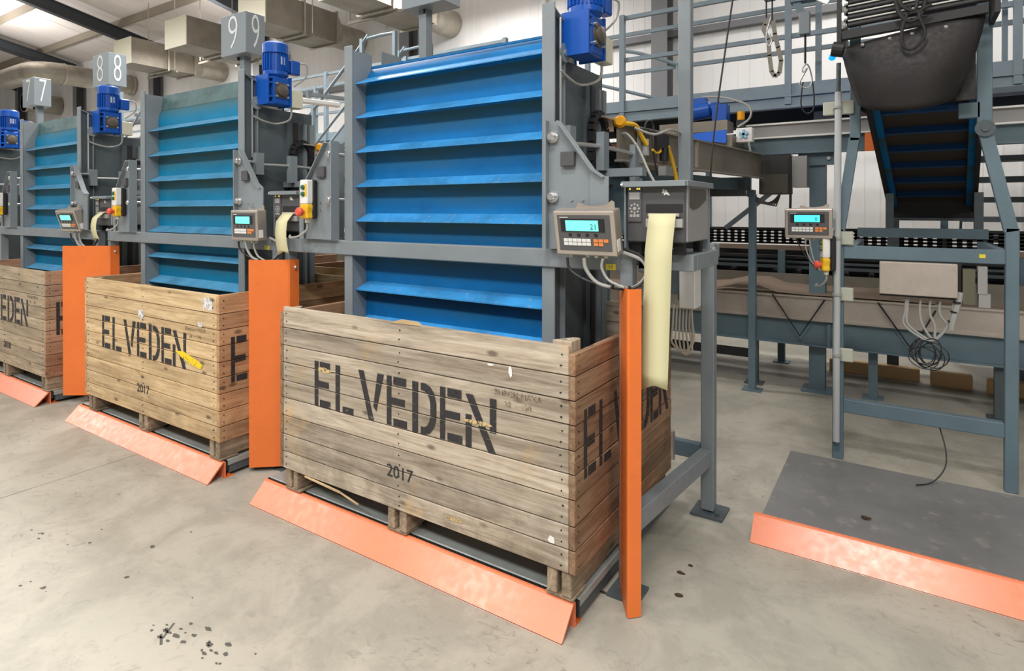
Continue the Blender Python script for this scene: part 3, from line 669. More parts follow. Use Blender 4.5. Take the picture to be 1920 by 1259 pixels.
# crates standing behind the towers of the neighbouring stations
for cx, lab in ((-2.9, 'plain timber crate standing behind the gap left of the nearest crate'), (-5.5, 'plain timber crate standing behind the gap left of the second crate')):
    t_ = thing('wooden_crate', (cx, 2.0, 0), lab, 'crate')
    for i in range(9):
        z = .12 + i * .112
        MB().box(cx - .9, cx + .9, 1.62, 1.645, z, z + .108).build('plank', 'wx9', t_); MB().box(cx + .875, cx + .9, 1.645, 2.75, z, z + .108).build('plank', 'wy8', t_)
        MB().box(cx - .9, cx + .9, 2.75, 2.775, z, z + .108).build('plank', 'wx8', t_); MB().box(cx - .9, cx - .875, 1.645, 2.75, z, z + .108).build('plank', 'wy8', t_)
    for x in (-.86, 0, .80): MB().box(cx + x, cx + x + .06, 1.65, 2.75, 0, .12).build('bearer', 'wfoot', t_)
    MB().box(cx - .875, cx + .875, 1.645, 2.75, .12, .14).build('floor_board', 'wx8', t_)

# ---- weigh platform
def platform(ox):
    t_ = thing('weigh_platform', (ox - 1.0, .6, 0), '', 'weighing platform', 'low weighing platforms under the crates')
    MB().box(ox - 2.01, ox - .012, .06, 1.30, .07, .108).build('deck', 'platformsteel', t_, bevel=.004)
    MB().box(ox - 2.0, ox - .02, .075, 1.28, .022, .07).build('frame', 'grey_dark', t_)
    MB().box(ox - 2.012, ox - .01, .050, .06, .05, .104).build('shadow_gap_strip', 'black', t_)  # black strip standing in for the shaded gap behind the kerb
    for x in (-1.9, -.12):
        for y in (.15, 1.2): MB().cyl((ox + x, y, 0), (ox + x, y, .03), .035, 12).parts('foot', 'black', t_)
    return t_
platform(0)['label'] = 'grey weighing platform under the nearest weathered crate'
platform(-2.42)['label'] = 'grey weighing platform under the yellowish crate'
platform(-4.99)['label'] = 'grey weighing platform under the crate at the left edge'
# ---- kerbs
def kerb(x0, x1, y0, label, h=.105):
    t_ = thing('floor_kerb', ((x0 + x1) / 2, y0, 0), label, 'kerb', 'folded orange floor kerbs')
    th = .007
    prof = [(y0, 0), (y0 + .098, h - .006), (y0 + .106, h), (y0 + .116, h), (y0 + .122, h - .008), (y0 + .122, 0), (y0 + .122 - th, 0), (y0 + .122 - th, h - .012), (y0 + .110, h - .008), (y0 + .012, 0)]
    # sheet profile as a chain of quads
    out = prof[:6]; inn = [prof[9], prof[8], (y0 + .108, h - .007), (y0 + .114, h - .008), prof[7], prof[6]]
    f = MB()
    for i in range(5): f.prism([out[i], out[i + 1], inn[i + 1], inn[i]], 0, x0, x1)
    f.build('folded_sheet', 'kerb', t_)
    MB().box(x0, x1, y0 + .001, y0 + .013, -.0005, .003).build('lower_edge', 'grey_dark', t_)
    for x in (x0 + .01, x1 - .05, (x0 + x1) / 2): MB().box(x, x + .05, y0 + .122, y0 + .175, 0, .006).cyl((x + .025, y0 + .155, .006), (x + .025, y0 + .155, .016), .009, 8).build('fixing_tab', 'orange', t_)
    return t_
kerb(-2.0063, -.0217, -.0741, 'orange angled floor kerb in front of the nearest crate')
kerb(-2.42 - 2.0063, -2.42 - .0217 + .01, -.0741, 'orange angled floor kerb in front of the yellowish crate')
kerb(-5.0 - 2.0063, -5.0 - .0217, -.0741, 'orange angled floor kerb in front of the crate at the left edge')
kerb(.432, 2.55, 1.055, 'orange floor kerb at the lower right, in front of the dark floor plate', .108)
tag(MB().box(.43, 2.6, 1.24, 2.40, 0, .003).build('floor_plate', 'floorplate', origin=(1.5, 1.8, 0)), 'dark grey plate set on the floor behind the right-hand kerb', 'plate')

# ---- corner guards
def guard(prof, label, z1=1.335, z0=.004, bolt=None, w_=None):
    """folded vertical plate, profile in plan"""
    t_ = thing('corner_guard', (prof[0][0], prof[0][1], 0), label, 'guard', 'tall orange corner guards')
    th = .005; f = MB(); P_ = [Vector((a, b)) for a, b in prof]; off = []
    for i in range(len(P_)):
        d = (P_[min(i + 1, len(P_) - 1)] - P_[max(i - 1, 0)]).normalized(); off.append(P_[i] + Vector((-d.y, d.x)) * th)
    for i in range(len(P_) - 1): f.prism([tuple(P_[i]), tuple(P_[i + 1]), tuple(off[i + 1]), tuple(off[i])], 2, z0, z1)
    f.build('folded_plate', 'orange', t_)
    if bolt: MB().sphere(bolt, .012, 10, 6).parts('bolt', 'chrome', t_, smooth=True)
    return t_
# order so that offset goes inwards (away from the camera)
guard([(.028, .362), (.100, .250), (.124, .210), (.132, .203), (.140, .204), (.176, .241)], 'tall orange corner guard at the right front corner of the nearest crate')
guard([(-2.43, .222), (-2.386, .175), (-2.380, .172), (-2.372, .176), (-2.196, .322), (-2.188, .332), (-2.187, .400)], 'tall orange corner guard between the nearest and the yellowish crate', bolt=(-2.180, .368, 1.29), z0=.031, z1=1.341)
guard([(-4.98, .145), (-4.936, .105), (-4.930, .102), (-4.922, .105), (-4.612, .318), (-4.600, .330), (-4.598, .400)], 'tall orange corner guard left of the yellowish crate', bolt=(-4.592, .365, 1.30), z0=.073, z1=1.349)
guard([(-7.80, .25), (-7.75, .203), (-7.60, .33), (-7.47, .44)], 'tall orange corner guard cut off by the left edge of the picture')

# ---- gantry frame of a station (local coordinates = station 10)
def gantry():
    t_ = thing('gantry_frame', (-1.0, .33, 0), 'grey steel gantry frame around the nearest crate with a right-hand mast', 'frame', 'grey steel gantry frames')
    MB().box(-2.238, .045, .3275, .3875, 1.392, 1.476).build('front_rail', 'grey', t_, bevel=.004)
    MB().box(.043, .100, .33, .39, .02, 1.476).build('leg', 'grey', t_, bevel=.004)
    MB().box(0.0, .14, .29, .43, 0, .012).build('base_plate', 'grey_dark', t_)
    MB().box(.143, .213, 1.22, 1.285, .02, 1.476).build('leg', 'grey_dark' if 0 else 'grey', t_, bevel=.004)
    MB().box(.10, .27, 1.17, 1.34, 0, .012).cyl((.235, 1.21, .012), (.235, 1.21, .03), .012, 8).build('base_plate', 'grey_dark', t_)
    MB().box(-2.238, -2.196, .33, .40, .02, 1.392).build('leg', 'grey', t_, bevel=.004)
    MB().box(-2.30, -2.16, .29, .44, 0, .012).build('base_plate', 'grey_dark', t_)
    MB().box(-2.238, -2.18, 1.22, 1.285, .02, 1.476).box(-2.3, -2.13, 1.17, 1.34, 0, .012).build('leg', 'grey', t_, bevel=.004)
    f = MB()
    f.box(.100, .19, .40, 1.22, 1.385, 1.47); f.build('side_rail', 'grey', t_, bevel=.004)
    MB().box(.10, .34, .40, .46, 1.40, 1.47).box(.27, .34, .46, .80, 1.40, 1.47).build('printer_shelf', 'grey', t_, bevel=.003)
    MB().box(-2.238, -2.18, .40, 1.22, 1.392, 1.47).build('side_rail', 'grey', t_, bevel=.004)
    MB().box(-2.238, .213, 1.285, 1.34, 1.392, 1.47).build('rear_rail', 'grey', t_, bevel=.004)
    MB().bar((.170, 1.22, .31), (.082, .34, .31), .06, .09).build('lower_side_rail', 'grey', t_, bevel=.004)
    MB().box(-.25, .14, 1.235, 1.28, .28, .366).build('lower_side_rail', 'bluegrey', t_, bevel=.004)
    MB().cyl((-.02, 1.22, .26), (-.02, 1.22, .42), .022, 12).build('load_stop', 'steel', t_)
    f = MB()
    for x, y, z in ((.19, .80, 1.43), (.213, 1.20, 1.44)): f.lathe((x, y, z), (1, 0, 0), [(0, .018), (.008, .018), (.014, .012)], 10)
    f.parts('bolt', 'chrome', t_)
    # mast
    MB().box(-.005, .065, 1.285, 1.345, 1.14, 4.2).build('mast', 'grey', t_, bevel=.004)
    # angled guide brackets
    for y0, mir in ((.30, 0), (.30, 1), (1.16, 0), (1.16, 1)):
        def mx(x, y0=y0, mir=mir):
            x = x - (.16 if y0 > 1 else 0); return x if not mir else -2.02 - x
        poly = [(-.291, 2.059), (-.231, 2.054), (-.062, 1.83), (-.008, 1.80), (-.008, 1.48), (-.291, 1.48)]
        pl = [(mx(a), b + (.03 if y0 > 1 else 0)) for a, b in poly]
        br = MB().prism(pl, 1, y0, y0 + .006).build('guide_bracket', 'grey' if y0 < 1 else 'bluegrey', t_)
        f = MB()
        for a, b in (((-.231, 2.054), (-.062, 1.83)), ((-.062, 1.83), (-.008, 1.795)), ((-.008, 1.80), (-.008, 1.48))):
            f.bar((mx(a[0]), y0 - .012, a[1]), (mx(b[0]), y0 - .012, b[1]), .008 if 0 else .04, .006)
        f.parts('bracket_flange', 'grey', br)
        if not mir and y0 < 1: MB().prism([(-.075, 1.82), (-.062, 1.83), (-.008, 1.80), (-.008, 1.48), (-.062, 1.48), (-.075, 1.5)], 1, y0 - .014, y0 - .008).build('bracket_cheek', 'grey', br)
        f = MB().box(mx(-.291) - .004, mx(-.291) + .004, y0 - .03, y0 + .03, 1.48, 2.06); f.parts('bracket_flange', 'grey', br)
        for z in (1.985, 1.715):
            x = mx(-.262); MB().lathe((x, y0, z), (0, -1, 0), [(-.10, .011), (-.006, .011), (-.006, .028), (.012, .028), (.012, .019), (.03, .019), (.034, .015)], 12).build('guide_roller_bolt', 'chrome', br)
        if y0 < 1 and mir: MB().box(min(mx(-.10), mx(-.075)), max(mx(-.10), mx(-.075)), .48, .54, 1.48, 2.08).build('guide_arm', 'grey', br, bevel=.003)
        if y0 < 1:
            MB().box(min(mx(-.218), mx(-.15)), max(mx(-.218), mx(-.15)), y0 - .022, y0, 1.85, 1.915).build('magnet_block', 'plasticgrey', br, bevel=.003)
            f = MB()
            for x in (-.17, -.115, -.07):
                for z in (1.70, 1.655): f.cyl((mx(x), y0 - .005, z), (mx(x), y0, z), .006, 6)
            f.parts('rivet', 'chrome', br)
    # yellow station tag
    return t_
g10 = gantry()
# ---- filler tower
def tower(label, bm_, cm, z0c, topup):
    t_ = thing('box_filler_tower', (-1.0, .6, .45), label, 'box filler', 'box filler towers with blue cleated belts')
    for x0, x1, s_ in ((-1.695, -1.628, 1), (-.349, -.281, -1)):
        MB().box(x0, x1, .341, .352, .40, 2.618).build('post', 'grey', t_, bevel=.003)
        if s_ > 0: MB().box(x1 - .008, x1, .352, .50, .40, 2.59).box(x0, x0 + .008, .352, .50, .40, 2.59).parts('post_web', 'grey', t_)
        else:
            MB().box(x0, x0 + .008, .352, .50, .40, 2.59).parts('post_web', 'grey', t_)
            MB().box(x1 - .035, x1 - .028, .352, .445, .40, 2.59).build('slide_channel', 'grey_dark', t_)
            MB().box(x1 - .06, x1 - .002, .445, .452, .40, 2.59).parts('post_web', 'grey', t_)
            MB().prism([(.352, 2.585), (.452, 2.545), (.452, 2.553), (.352, 2.593)], 0, x1 - .06, x1 - .002).build('end_cap', 'grey', t_)
            MB().cyl((-.285, .405, 2.02), (-.285, .405, 2.56), .007, 8).build('threaded_rod', 'chrome', t_)
            MB().lathe((-.285, .44, 2.40), (1, 0, 0), [(0, .045), (.008, .045), (.008, .016), (.016, .016)], 18).build('tensioner_plate', 'grey', t_)
    # side cheeks of the belt housing
    for x in (-1.66, -.312):
        MB().box(x, x + .006, .47, .92, .45, 2.38).build('side_plate', 'grey_dark' if x > -1 else 'grey', t_)
    for y, hw in ((.76, .02), (.85, .012), (.91, .02)):
        MB().box(-.306, -.285, y - hw, y + hw, .6, 2.30).build('guide_rail', 'grey' if y > .8 else 'black', t_)
    MB().box(-.306, -.29, .69, .74, .45, 2.3).build('guide_rail', 'grey_dark', t_)
    MB().box(-1.66, -.31, .60, .93, .42, .47).build('base_beam', 'grey_dark', t_)
    MB().box(-1.65, -.31, .885, .895, .45, 2.3).build('rear_cover', 'grey_dark', t_)
    MB().box(-1.655, -1.649, .60, .76, 2.2, 2.64).build('side_plate_tab', 'grey', t_)
    # belt loop, running over the top roller
    yb, rr_, zt = .45, .13, 2.40
    pts_ = [(yb, .50)] + [(yb, z) for z in (1.0, 1.6, 2.2)] + arc(yb + rr_, zt, -rr_, rr_, 0, 180, 10) + [(yb + 2 * rr_, .5)]
    f = MB(); n = len(pts_); x0, x1 = -1.628, -.352
    f.add([(x0, a, b) for a, b in pts_] + [(x1, a, b) for a, b in pts_], [(i, i + 1, n + i + 1, n + i) for i in range(n - 1)])
    f.add([(x0, yb + .006, .5), (x1, yb + .006, .5), (x1, yb + .006, 2.38), (x0, yb + .006, 2.38)], [(0, 1, 2, 3)])
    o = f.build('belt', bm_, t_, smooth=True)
    MB().cyl((x0 + .01, yb + rr_, zt), (x1 - .01, yb + rr_, zt), rr_ - .006, 24).build('top_roller', 'galv', t_, smooth=True)
    z = z0c
    while z > .62:
        # cleat: foot on the belt, blade slanting down and outwards, slanted ends
        f = MB()
        f.add([(x0 + .02, yb - .002, z + .042), (x1 - .02, yb - .002, z + .042), (x1, .368, z), (x0, .368, z),
               (x0 + .02, yb - .002, z + .036), (x1 - .02, yb - .002, z + .036), (x1, .368, z - .006), (x0, .368, z - .006)],
              [(0, 3, 2, 1), (4, 5, 6, 7), (3, 7, 6, 2), (0, 4, 7, 3), (1, 2, 6, 5)])
        f.build('cleat', cm, t_)
        z -= .2015
    if topup:
        f = MB(); yc = yb + .02; zc = 2.47
        f.add([(x0, yc, zc), (x1, yc, zc), (x1 - .0, yc + .02, zc + .125), (x0, yc + .02, zc + .125), (x0, yc + .006, zc), (x1, yc + .006, zc), (x1, yc + .026, zc + .125), (x0, yc + .026, zc + .125)],
              [(0, 1, 2, 3), (7, 6, 5, 4), (3, 2, 6, 7), (0, 3, 7, 4), (1, 5, 6, 2)])
        f.build('cleat', 'cleat_up', t_)
    else:
        MB().box(x0 + .02, x1 - .02, yb + .02, yb + .03, 2.50, 2.512).build('belt_joint', bm_, t_)
    # chain carrier on the right cheek
    f = MB(); pts_ = arc(.80, 2.06, .085, .10, 0, 180, 9)
    for i, (a, b) in enumerate(pts_):
        q_ = pts_[(i + 1) % len(pts_)]
    path = [(.885, 1.55)] + [(.885, 1.6 + .05 * i) for i in range(9)] + pts_ + [(.715, 2.0 - .05 * i) for i in range(12)]
    for (a, b), (c_, d_) in zip(path[:-1], path[1:]):
        v1, v2 = Vector((-.27, a, b)), Vector((-.27, c_, d_))
        if (v2 - v1).length > .004: f.bar(v1, v1 + (v2 - v1) * .86, .035, .03, (1, 0, 0))
    o = f.build('cable_carrier', 'black', t_); o['kind'] = 'stuff'
    # gear motor
    mx_, my_ = -.225, .55
    gb = MB().box(mx_ - .065, mx_ + .065, my_ - .07, my_ + .07, 2.39, 2.585).build('gearbox', 'motor', t_, bevel=.012, seg=2)
    f = MB()
    for z in (2.395, 2.44, 2.535, 2.57): f.box(mx_ - .065, mx_ + .065, my_ - .10, my_ - .065, z - .007, z + .007)
    f.box(mx_ - .07, mx_ + .07, my_ - .112, my_ - .10, 2.385, 2.59).box(mx_ - .07, mx_ + .07, my_ + .066, my_ + .08, 2.385, 2.59)
    f.parts('cast_rib', 'motor', gb)
    MB().lathe((mx_ + .06, my_, 2.49), (1, 0, 0), [(0, .055), (.012, .055), (.012, .042), (.028, .042), (.032, .036)], 20).build('shaft_cover', plain('brown_cap', (.10, .085, .07), .4), gb, smooth=True)
    f = MB()
    for a in (45, 135, 225, 315): f.cyl((mx_ + .06, my_ + .062 * math.cos(R(a)), 2.49 + .062 * math.sin(R(a))), (mx_ + .08, my_ + .062 * math.cos(R(a)), 2.49 + .062 * math.sin(R(a))), .009, 8)
    f.parts('bolt', 'chrome', gb)
    mo = MB().lathe((mx_, my_, 2.58), (0, 0, 1), [(0, .06), (.02, .085), (.045, .085), (.05, .074), (.17, .074), (.17, .088), (.235, .088), (.25, .07)], 28).build('motor', 'motor', t_, smooth=True)
    f = MB()
    for a in range(0, 360, 15):
        ca, sa = math.cos(R(a)), math.sin(R(a)); f.bar((mx_ + .08 * ca, my_ + .08 * sa, 2.63), (mx_ + .08 * ca, my_ + .08 * sa, 2.745), .02, .004, (-sa, ca, 0))
    f.build('cooling_fin', 'motor', mo)
    MB().box(mx_ + .02, mx_ + .075, my_ + .075, my_ + .15, 2.62, 2.72).build('terminal_box', 'motor', mo, bevel=.006)
    MB().box(mx_ + .067, mx_ + .076, my_ - .02, my_ + .03, 2.67, 2.725).build('rating_plate', 'white', mo)
    MB().tube([(mx_ + .06, my_ + .14, 2.71), (mx_ + .09, my_ + .19, 2.70), (mx_ + .07, my_ + .2, 2.62), (mx_ + .04, my_ + .12, 2.54)], .006, 6).build('motor_cable', 'cable', mo)
    MB().box(mx_ + .0, mx_ + .065, my_ + .085, my_ + .18, 2.385, 2.51).build('junction_box', 'cream', t_, bevel=.004)
    MB().tube([(mx_ + .04, my_ + .1, 2.38), (mx_ + .03, my_ + .09, 2.30), (-.26, .58, 2.27), (-.27, .48, 2.28), (-.28, .40, 2.31)], .007, 6).build('motor_cable', 'cable', t_)
    # slider blocks that ride between the brackets
    MB().box(-.27, -.23, .40, .46, 1.90, 2.05).box(-.20, -.16, .62, .68, 1.85, 2.04).box(-.14, -.11, .9, .96, 1.8, 2.0).parts('slider_block', 'grey', t_)
    MB().cyl((-.25, .43, 1.97), (-.18, .65, 1.97), .011, 8).cyl((-.18, .65, 1.97), (-.12, .93, 1.95), .011, 8).parts('slider_pin', 'chrome', t_)
    MB().box(-.30, .02, .66, .72, 1.82, 1.86).build('cross_bar', 'grey', t_)
    return t_
M['cleat_up'] = paint('grey_green_cleat_underside', (.055, .12, .125), .5, 0, .4, (.16, .18, .17), .5, 4)
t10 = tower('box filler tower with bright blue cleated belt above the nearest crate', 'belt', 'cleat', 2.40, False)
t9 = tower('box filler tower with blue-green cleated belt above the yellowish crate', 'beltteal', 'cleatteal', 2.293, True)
t9.location.x -= 2.41
t8 = copy_tree(t9, (-2.51, 0, -.02), 'box filler tower with blue-green cleated belt above the crate at the left edge')
t7 = copy_tree(t9, (-4.95, 0, -.02), 'box filler tower side and blue motor cut off by the left edge of the picture')
g9 = copy_tree(g10, (-2.41, 0, 0), 'grey steel gantry frame around the yellowish crate')
g8 = copy_tree(g10, (-4.93, 0, 0), 'grey steel gantry frame around the crate at the left edge')
g7 = copy_tree(g10, (-7.36, 0, 0), 'grey steel gantry frame end at the left edge of the picture')
for g_ in (g9, g8, g7):                                    # only the nearest frame carries the tall mast
    for ch in list(g_.children):
        if ch.name.startswith('mast'): bpy.data.objects.remove(ch)

# ---- infeed trough conveyor behind the tower
def trough():
    t_ = thing('infeed_trough', (-.8, 2.3, 0), 'grey stainless trough conveyor feeding the nearest tower from behind', 'conveyor', 'infeed trough conveyors')
    XN = lambda y: -.226 + (y - .75) * .0771
    def wall(o0, o1, ya, yb_, za, zb_, zc, zd):
        """upright or sloping slab along the trough between offsets o0 and o1 from its right side"""
        a, b = XN(ya), XN(yb_)
        return MB().add([(a + o0, ya, za), (a + o1, ya, za), (b + o1, yb_, zb_), (b + o0, yb_, zb_), (a + o0, ya, zc), (a + o1, ya, zc), (b + o1, yb_, zd), (b + o0, yb_, zd)],
                        [(3, 2, 1, 0), (4, 5, 6, 7), (0, 1, 5, 4), (1, 2, 6, 5), (2, 3, 7, 6), (3, 0, 4, 7)])
    ZB = lambda y: 1.927 + (y - .75) * .0082; ZT = lambda y: 2.113 + (y - .75) * .014
    for o0 in (-.015, -1.30):
        for ya, yb_ in ((.93, 1.42), (1.425, 2.05), (2.055, 3.68)):
            wall(o0, o0 + .015, ya, yb_, ZB(ya), ZB(yb_), ZT(ya), ZT(yb_)).build('side_wall', 'galvdull', t_)
        wall(o0 - .012, o0 + .035, .93, 3.68, ZT(.93), ZT(3.68), ZT(.93) + .008, ZT(3.68) + .008).build('edge_lip', 'steel', t_)
        wall(o0 - .012, o0 + .04, .93, 3.68, ZB(.93) - .012, ZB(3.68) - .012, ZB(.93), ZB(3.68)).build('edge_lip', 'steel', t_)
    for y in (1.425, 2.05): wall(0, .012, y, y + .04, ZB(y) + .01, ZB(y) + .01, ZT(y) - .005, ZT(y) - .005).build('side_stiffener', 'steel', t_)
    wall(-1.29, -.02, .93, 3.68, 1.99, 2.02, 2.0, 2.03).build('belt', 'pinkbrown', t_)
    wall(-.20, -.15, .93, 3.6, 1.80, 1.84, 1.91, 1.93).build('support_frame', 'bluegrey', t_)
    wall(-.5, -.02, .80, 1.25, 2.14, 2.125, 2.15, 2.135).build('inlet_flap', 'steel', t_)
    for x, y in ((-1.5, 3.52), (-1.57, 1.5)): MB().box(x, x + .07, y, y + .07, 0, 1.92).parts('support_leg', 'bluegrey', t_)
    return t_
tr10 = trough()
copy_tree(tr10, (-2.41, 0, 0), 'grey stainless trough conveyor feeding the tower above the yellowish crate')
copy_tree(tr10, (-4.93, 0, 0), 'grey stainless trough conveyor feeding the tower above the left-edge crate')
def beacon():
    t_ = thing('warning_beacon', (-.2, .98, 2.06), 'amber warning beacon at the right rear of the nearest tower', 'beacon', 'amber warning beacons')
    MB().cyl((-.235, .985, 2.13), (-.215, .955, 2.13), .036, 16).box(-.26, -.21, .97, 1.02, 2.05, 2.13).build('base', 'black', t_)
    MB().lathe((-.215, .955, 2.13), (.3, -.95, 0), [(0, .034), (.03, .034), (.045, .022)], 18).build('lens', 'amber', t_, smooth=True)
    MB().tube([(-.21, .96, 2.07), (-.17, .95, 2.06), (-.10, .92, 1.98), (-.02, .86, 1.85), (.04, .80, 1.78)], .007, 6).tube([(-.15, 1.0, 2.1), (-.05, 1.02, 2.06), (.01, 1.1, 2.09), (.01, 1.3, 2.09)], .007, 6).parts('cable', 'cable', t_)
    return t_
b10 = beacon()
copy_tree(b10, (-2.43, 0, 0), 'amber warning beacon at the right rear of the tower above the yellowish crate')
copy_tree(b10, (-4.95, 0, 0), 'amber warning beacon at the right rear of the tower above the left-edge crate')

# ---- weighing indicator
def indicator(label, base, screen='screenlit', digits='21', rz_=0.0, tilt=12):
    """built around its own centre, front facing -Y, then placed"""
    t_ = bpy.data.objects.new('weighing_indicator', None); col.objects.link(t_); BASE[t_.name] = (0, 0, 0)
    tag(t_, label, 'weighing display', 'stainless weighing indicators')
    hw, hh = .142, .098
    MB().prism([(-hw, -hh), (hw, -hh), (hw, hh), (-hw, hh)], 1, 0, .07).build('housing', 'steel', t_, bevel=.006, seg=2)
    MB().box(-hw + .02, hw - .02, -.002, 0, -hh + .022, hh - .018).build('face_plate', 'panelgrey', t_)
    MB().box(-hw + .036, hw - .045, -.0045, -.002, .008, hh - .034).build('screen_window', 'black', t_)
    MB().box(-.082, .07, -.006, -.0045, .012, hh - .040).build('screen', screen, t_)
    MB().text(digits, .034, T(.048, -.0068, .030) @ FX, .0006).build('screen_digits', 'ink', t_)
    MB().box(-.11, -.07, -.003, -.002, hh - .029, hh - .026).build('maker_name', 'white', t_)
    f = MB()
    for r_ in range(2):
        for c_ in range(6): f.box(-.098 + c_ * .0215, -.098 + c_ * .0215 + .019, -.0045, -.002, -.036 - r_ * .016, -.0225 - r_ * .016)
    f.parts('number_key', 'white', t_)
    f = MB()
    for r_ in range(2):
        for c_ in range(3):
            if not (r_ and c_ == 2): f.box(.042 + c_ * .0235, .042 + c_ * .0235 + .020, -.0045, -.002, -.036 - r_ * .016, -.0225 - r_ * .016)
    f.parts('function_key', 'keyorange', t_)
    f = MB()
    for c_ in range(4): f.lathe((-.065 + c_ * .04, -.002, -.006), (0, -1, 0), [(0, .009), (.002, .007)], 12)
    f.parts('soft_key', 'black', t_)
    MB().box(hw, hw + .002, .01, .04, -hh + .02, -hh + .07).build('side_label', 'white', t_)
    f = MB()
    for x in (-.09, -.01, .03, .075): f.cyl((x, .035, -hh), (x, .035, -hh - .016), .009, 10)
    f.parts('cable_gland', 'cream', t_)
    MB().prism([(-.07, hh - .01), (-.05, hh + .022), (-.02, hh + .010), (.02, hh + .006), (.08, hh + .012), (.105, hh + .03), (.118, hh + .022), (.118, hh - .01)], 1, .07, .074).build('mounting_bracket', 'steel', t_)
    t_.location = base; t_.rotation_euler = (R(tilt), 0, rz_)
    return t_
indicator('stainless weighing indicator with teal screen on the rail of the nearest station', (-.068, .215, 1.556))
f = MB().tube([(-.158, .235, 1.45), (-.15, .24, 1.40), (-.09, .25, 1.36), (0, .26, 1.335), (.09, .27, 1.325), (.15, .29, 1.345), (.178, .31, 1.40), (.15, .315, 1.46), (.07, .32, 1.49)], .0065, 7)
g_ = MB().tube([(-.078, .235, 1.45), (-.07, .24, 1.40), (-.02, .25, 1.345), (.06, .27, 1.33), (.13, .29, 1.335), (.172, .31, 1.39), (.15, .315, 1.445), (.07, .31, 1.475)], .008, 7).tube([(.007, .24, 1.45), (.0, .245, 1.41), (.03, .25, 1.36), (.10, .25, 1.335)], .006, 7)
def cabset(dx, lab):
    c_ = thing('indicator_cables', (dx, .3, 1.35), lab, 'cable', 'cable loops under the weighing displays')
    return c_
cb = cabset(0, 'cable loop hanging below the nearest weighing indicator')
f.parts('cable', 'cableblack', cb); g_.parts('cable', 'cable', cb)
f = MB()
for x, z in ((.045, 1.335), (.12, 1.333), (-.10, 1.365)): f.lathe((x, .25, z), (1, 0, 0), [(-.004, .011), (.004, .011)], 8)
f.parts('cable_tie', 'black', cb)
for dx, lab in ((-2.43, 'cable loop hanging below the second weighing indicator'), (-4.97, 'cable loop hanging below the third weighing indicator')): copy_tree(cb, (dx, 0, 0), lab)
indicator('stainless weighing indicator on the rail above the yellowish crate', (-.068 - 2.43, .215, 1.556), digits='', tilt=2)
indicator('stainless weighing indicator turned towards the right, above the left-edge crate', (-.068 - 5.08, .22, 1.556), digits='', rz_=R(8), tilt=18)
# ---- rail tags
for dx, s_, lab in ((0, '10', 'small yellow tag reading 10 on the front rail of the nearest station'), (-2.42, '9', 'small yellow tag reading 9 on the rail above the yellowish crate')):
    k = thing('rail_tag', (dx + .005, .326, 1.41), lab, 'label')
    MB().box(dx - .018, dx + .028, .3245, .3275, 1.396, 1.422).build('plate', plain('tag_yellow_' + s_, (.75, .62, .03), .5), k)
    MB().text(s_, .022, T(dx + .005, .3240, 1.409) @ FX, .0006).build('number', 'ink', k)

# ---- label printer under a steel hood
def printer():
    t_ = thing('label_printer', (.2, .45, 1.47), 'dark grey label printer on the shelf of the nearest station', 'printer', 'label printers on shelves')
    MB().box(.075, .325, .335, .66, 1.52, 1.765).build('body', 'plasticgrey', t_, bevel=.006)
    MB().box(.325, .331, .345, .655, 1.525, 1.76).build('side_cover', 'sidecover', t_, bevel=.002)
    MB().prism([(.37, 1.67), (.37, 1.745), (.62, 1.745), (.62, 1.70), (.50, 1.665), (.42, 1.655)], 0, .331, .3325).build('side_window', 'window', t_)
    MB().box(.081, .142, .329, .335, 1.605, 1.755).build('control_panel', 'panelgrey', t_, bevel=.002)
    MB().box(.088, .135, .327, .329, 1.70, 1.73).build('display', 'sidecover', t_)
    f = MB()
    for x in (.088, .121, .130): f.box(x, x + .006, .327, .329, 1.742, 1.748)
    f.parts('status_light', 'led', t_)
    f = MB().lathe((.112, .329, 1.662), (0, -1, 0), [(0, .008), (.002, .008)], 10)
    for a in range(0, 360, 45): f.lathe((.112 + .019 * math.cos(R(a)), .329, 1.662 + .018 * math.sin(R(a))), (0, -1, 0), [(0, .0055), (.002, .005)], 8)
    for x in (.091, .106, .121): f.box(x, x + .012, .3275, .329, 1.626, 1.638)
    f.parts('button', 'cable', t_)
    # emblem: three slanting white strokes
    f = MB()
    for q_ in (((.228, 1.725), (.233, 1.742), (.238, 1.742), (.236, 1.725)), ((.236, 1.716), (.240, 1.738), (.246, 1.740), (.244, 1.718)), ((.243, 1.724), (.247, 1.738), (.262, 1.716), (.254, 1.716))): f.prism(q_, 1, .3335, .335)
    f.build('emblem', 'white', t_)
    MB().box(.16, .315, .3335, .336, 1.645, 1.68).build('media_slot', 'black', t_)
    MB().cyl((.175, .322, 1.635), (.305, .322, 1.635), .008, 10).build('tear_bar', 'steel', t_)
    MB().box(.165, .318, .318, .335, 1.585, 1.62).build('peel_flap', 'cable', t_)
    f = MB().box(.06, .335, .31, .68, 1.768, 1.776).box(.06, .335, .302, .31, 1.752, 1.776).box(.335, .343, .31, .70, 1.752, 1.776)
    f.build('hood', 'grey', t_, bevel=.002)
    MB().box(.062, .069, .335, .68, 1.478, 1.768).box(.069, .33, .68, .688, 1.478, 1.768).build('hood_side', 'grey', t_)
    MB().box(.09, .13, .36, .40, 1.476, 1.52).box(.27, .31, .36, .40, 1.47, 1.52).box(.09, .13, .6, .64, 1.47, 1.52).box(.28, .31, .6, .64, 1.47, 1.52).parts('foot', 'black', t_)
    MB().sphere((.066, .30, 1.762), .008, 8, 6).parts('bolt', 'chrome', t_)
    return t_
p10 = printer()
copy_tree(p10, (-2.42, 0, 0), 'dark grey label printer on the shelf right of the yellowish crate')
copy_tree(p10, (-4.95, 0, 0), 'dark grey label printer on the shelf right of the left-edge crate')
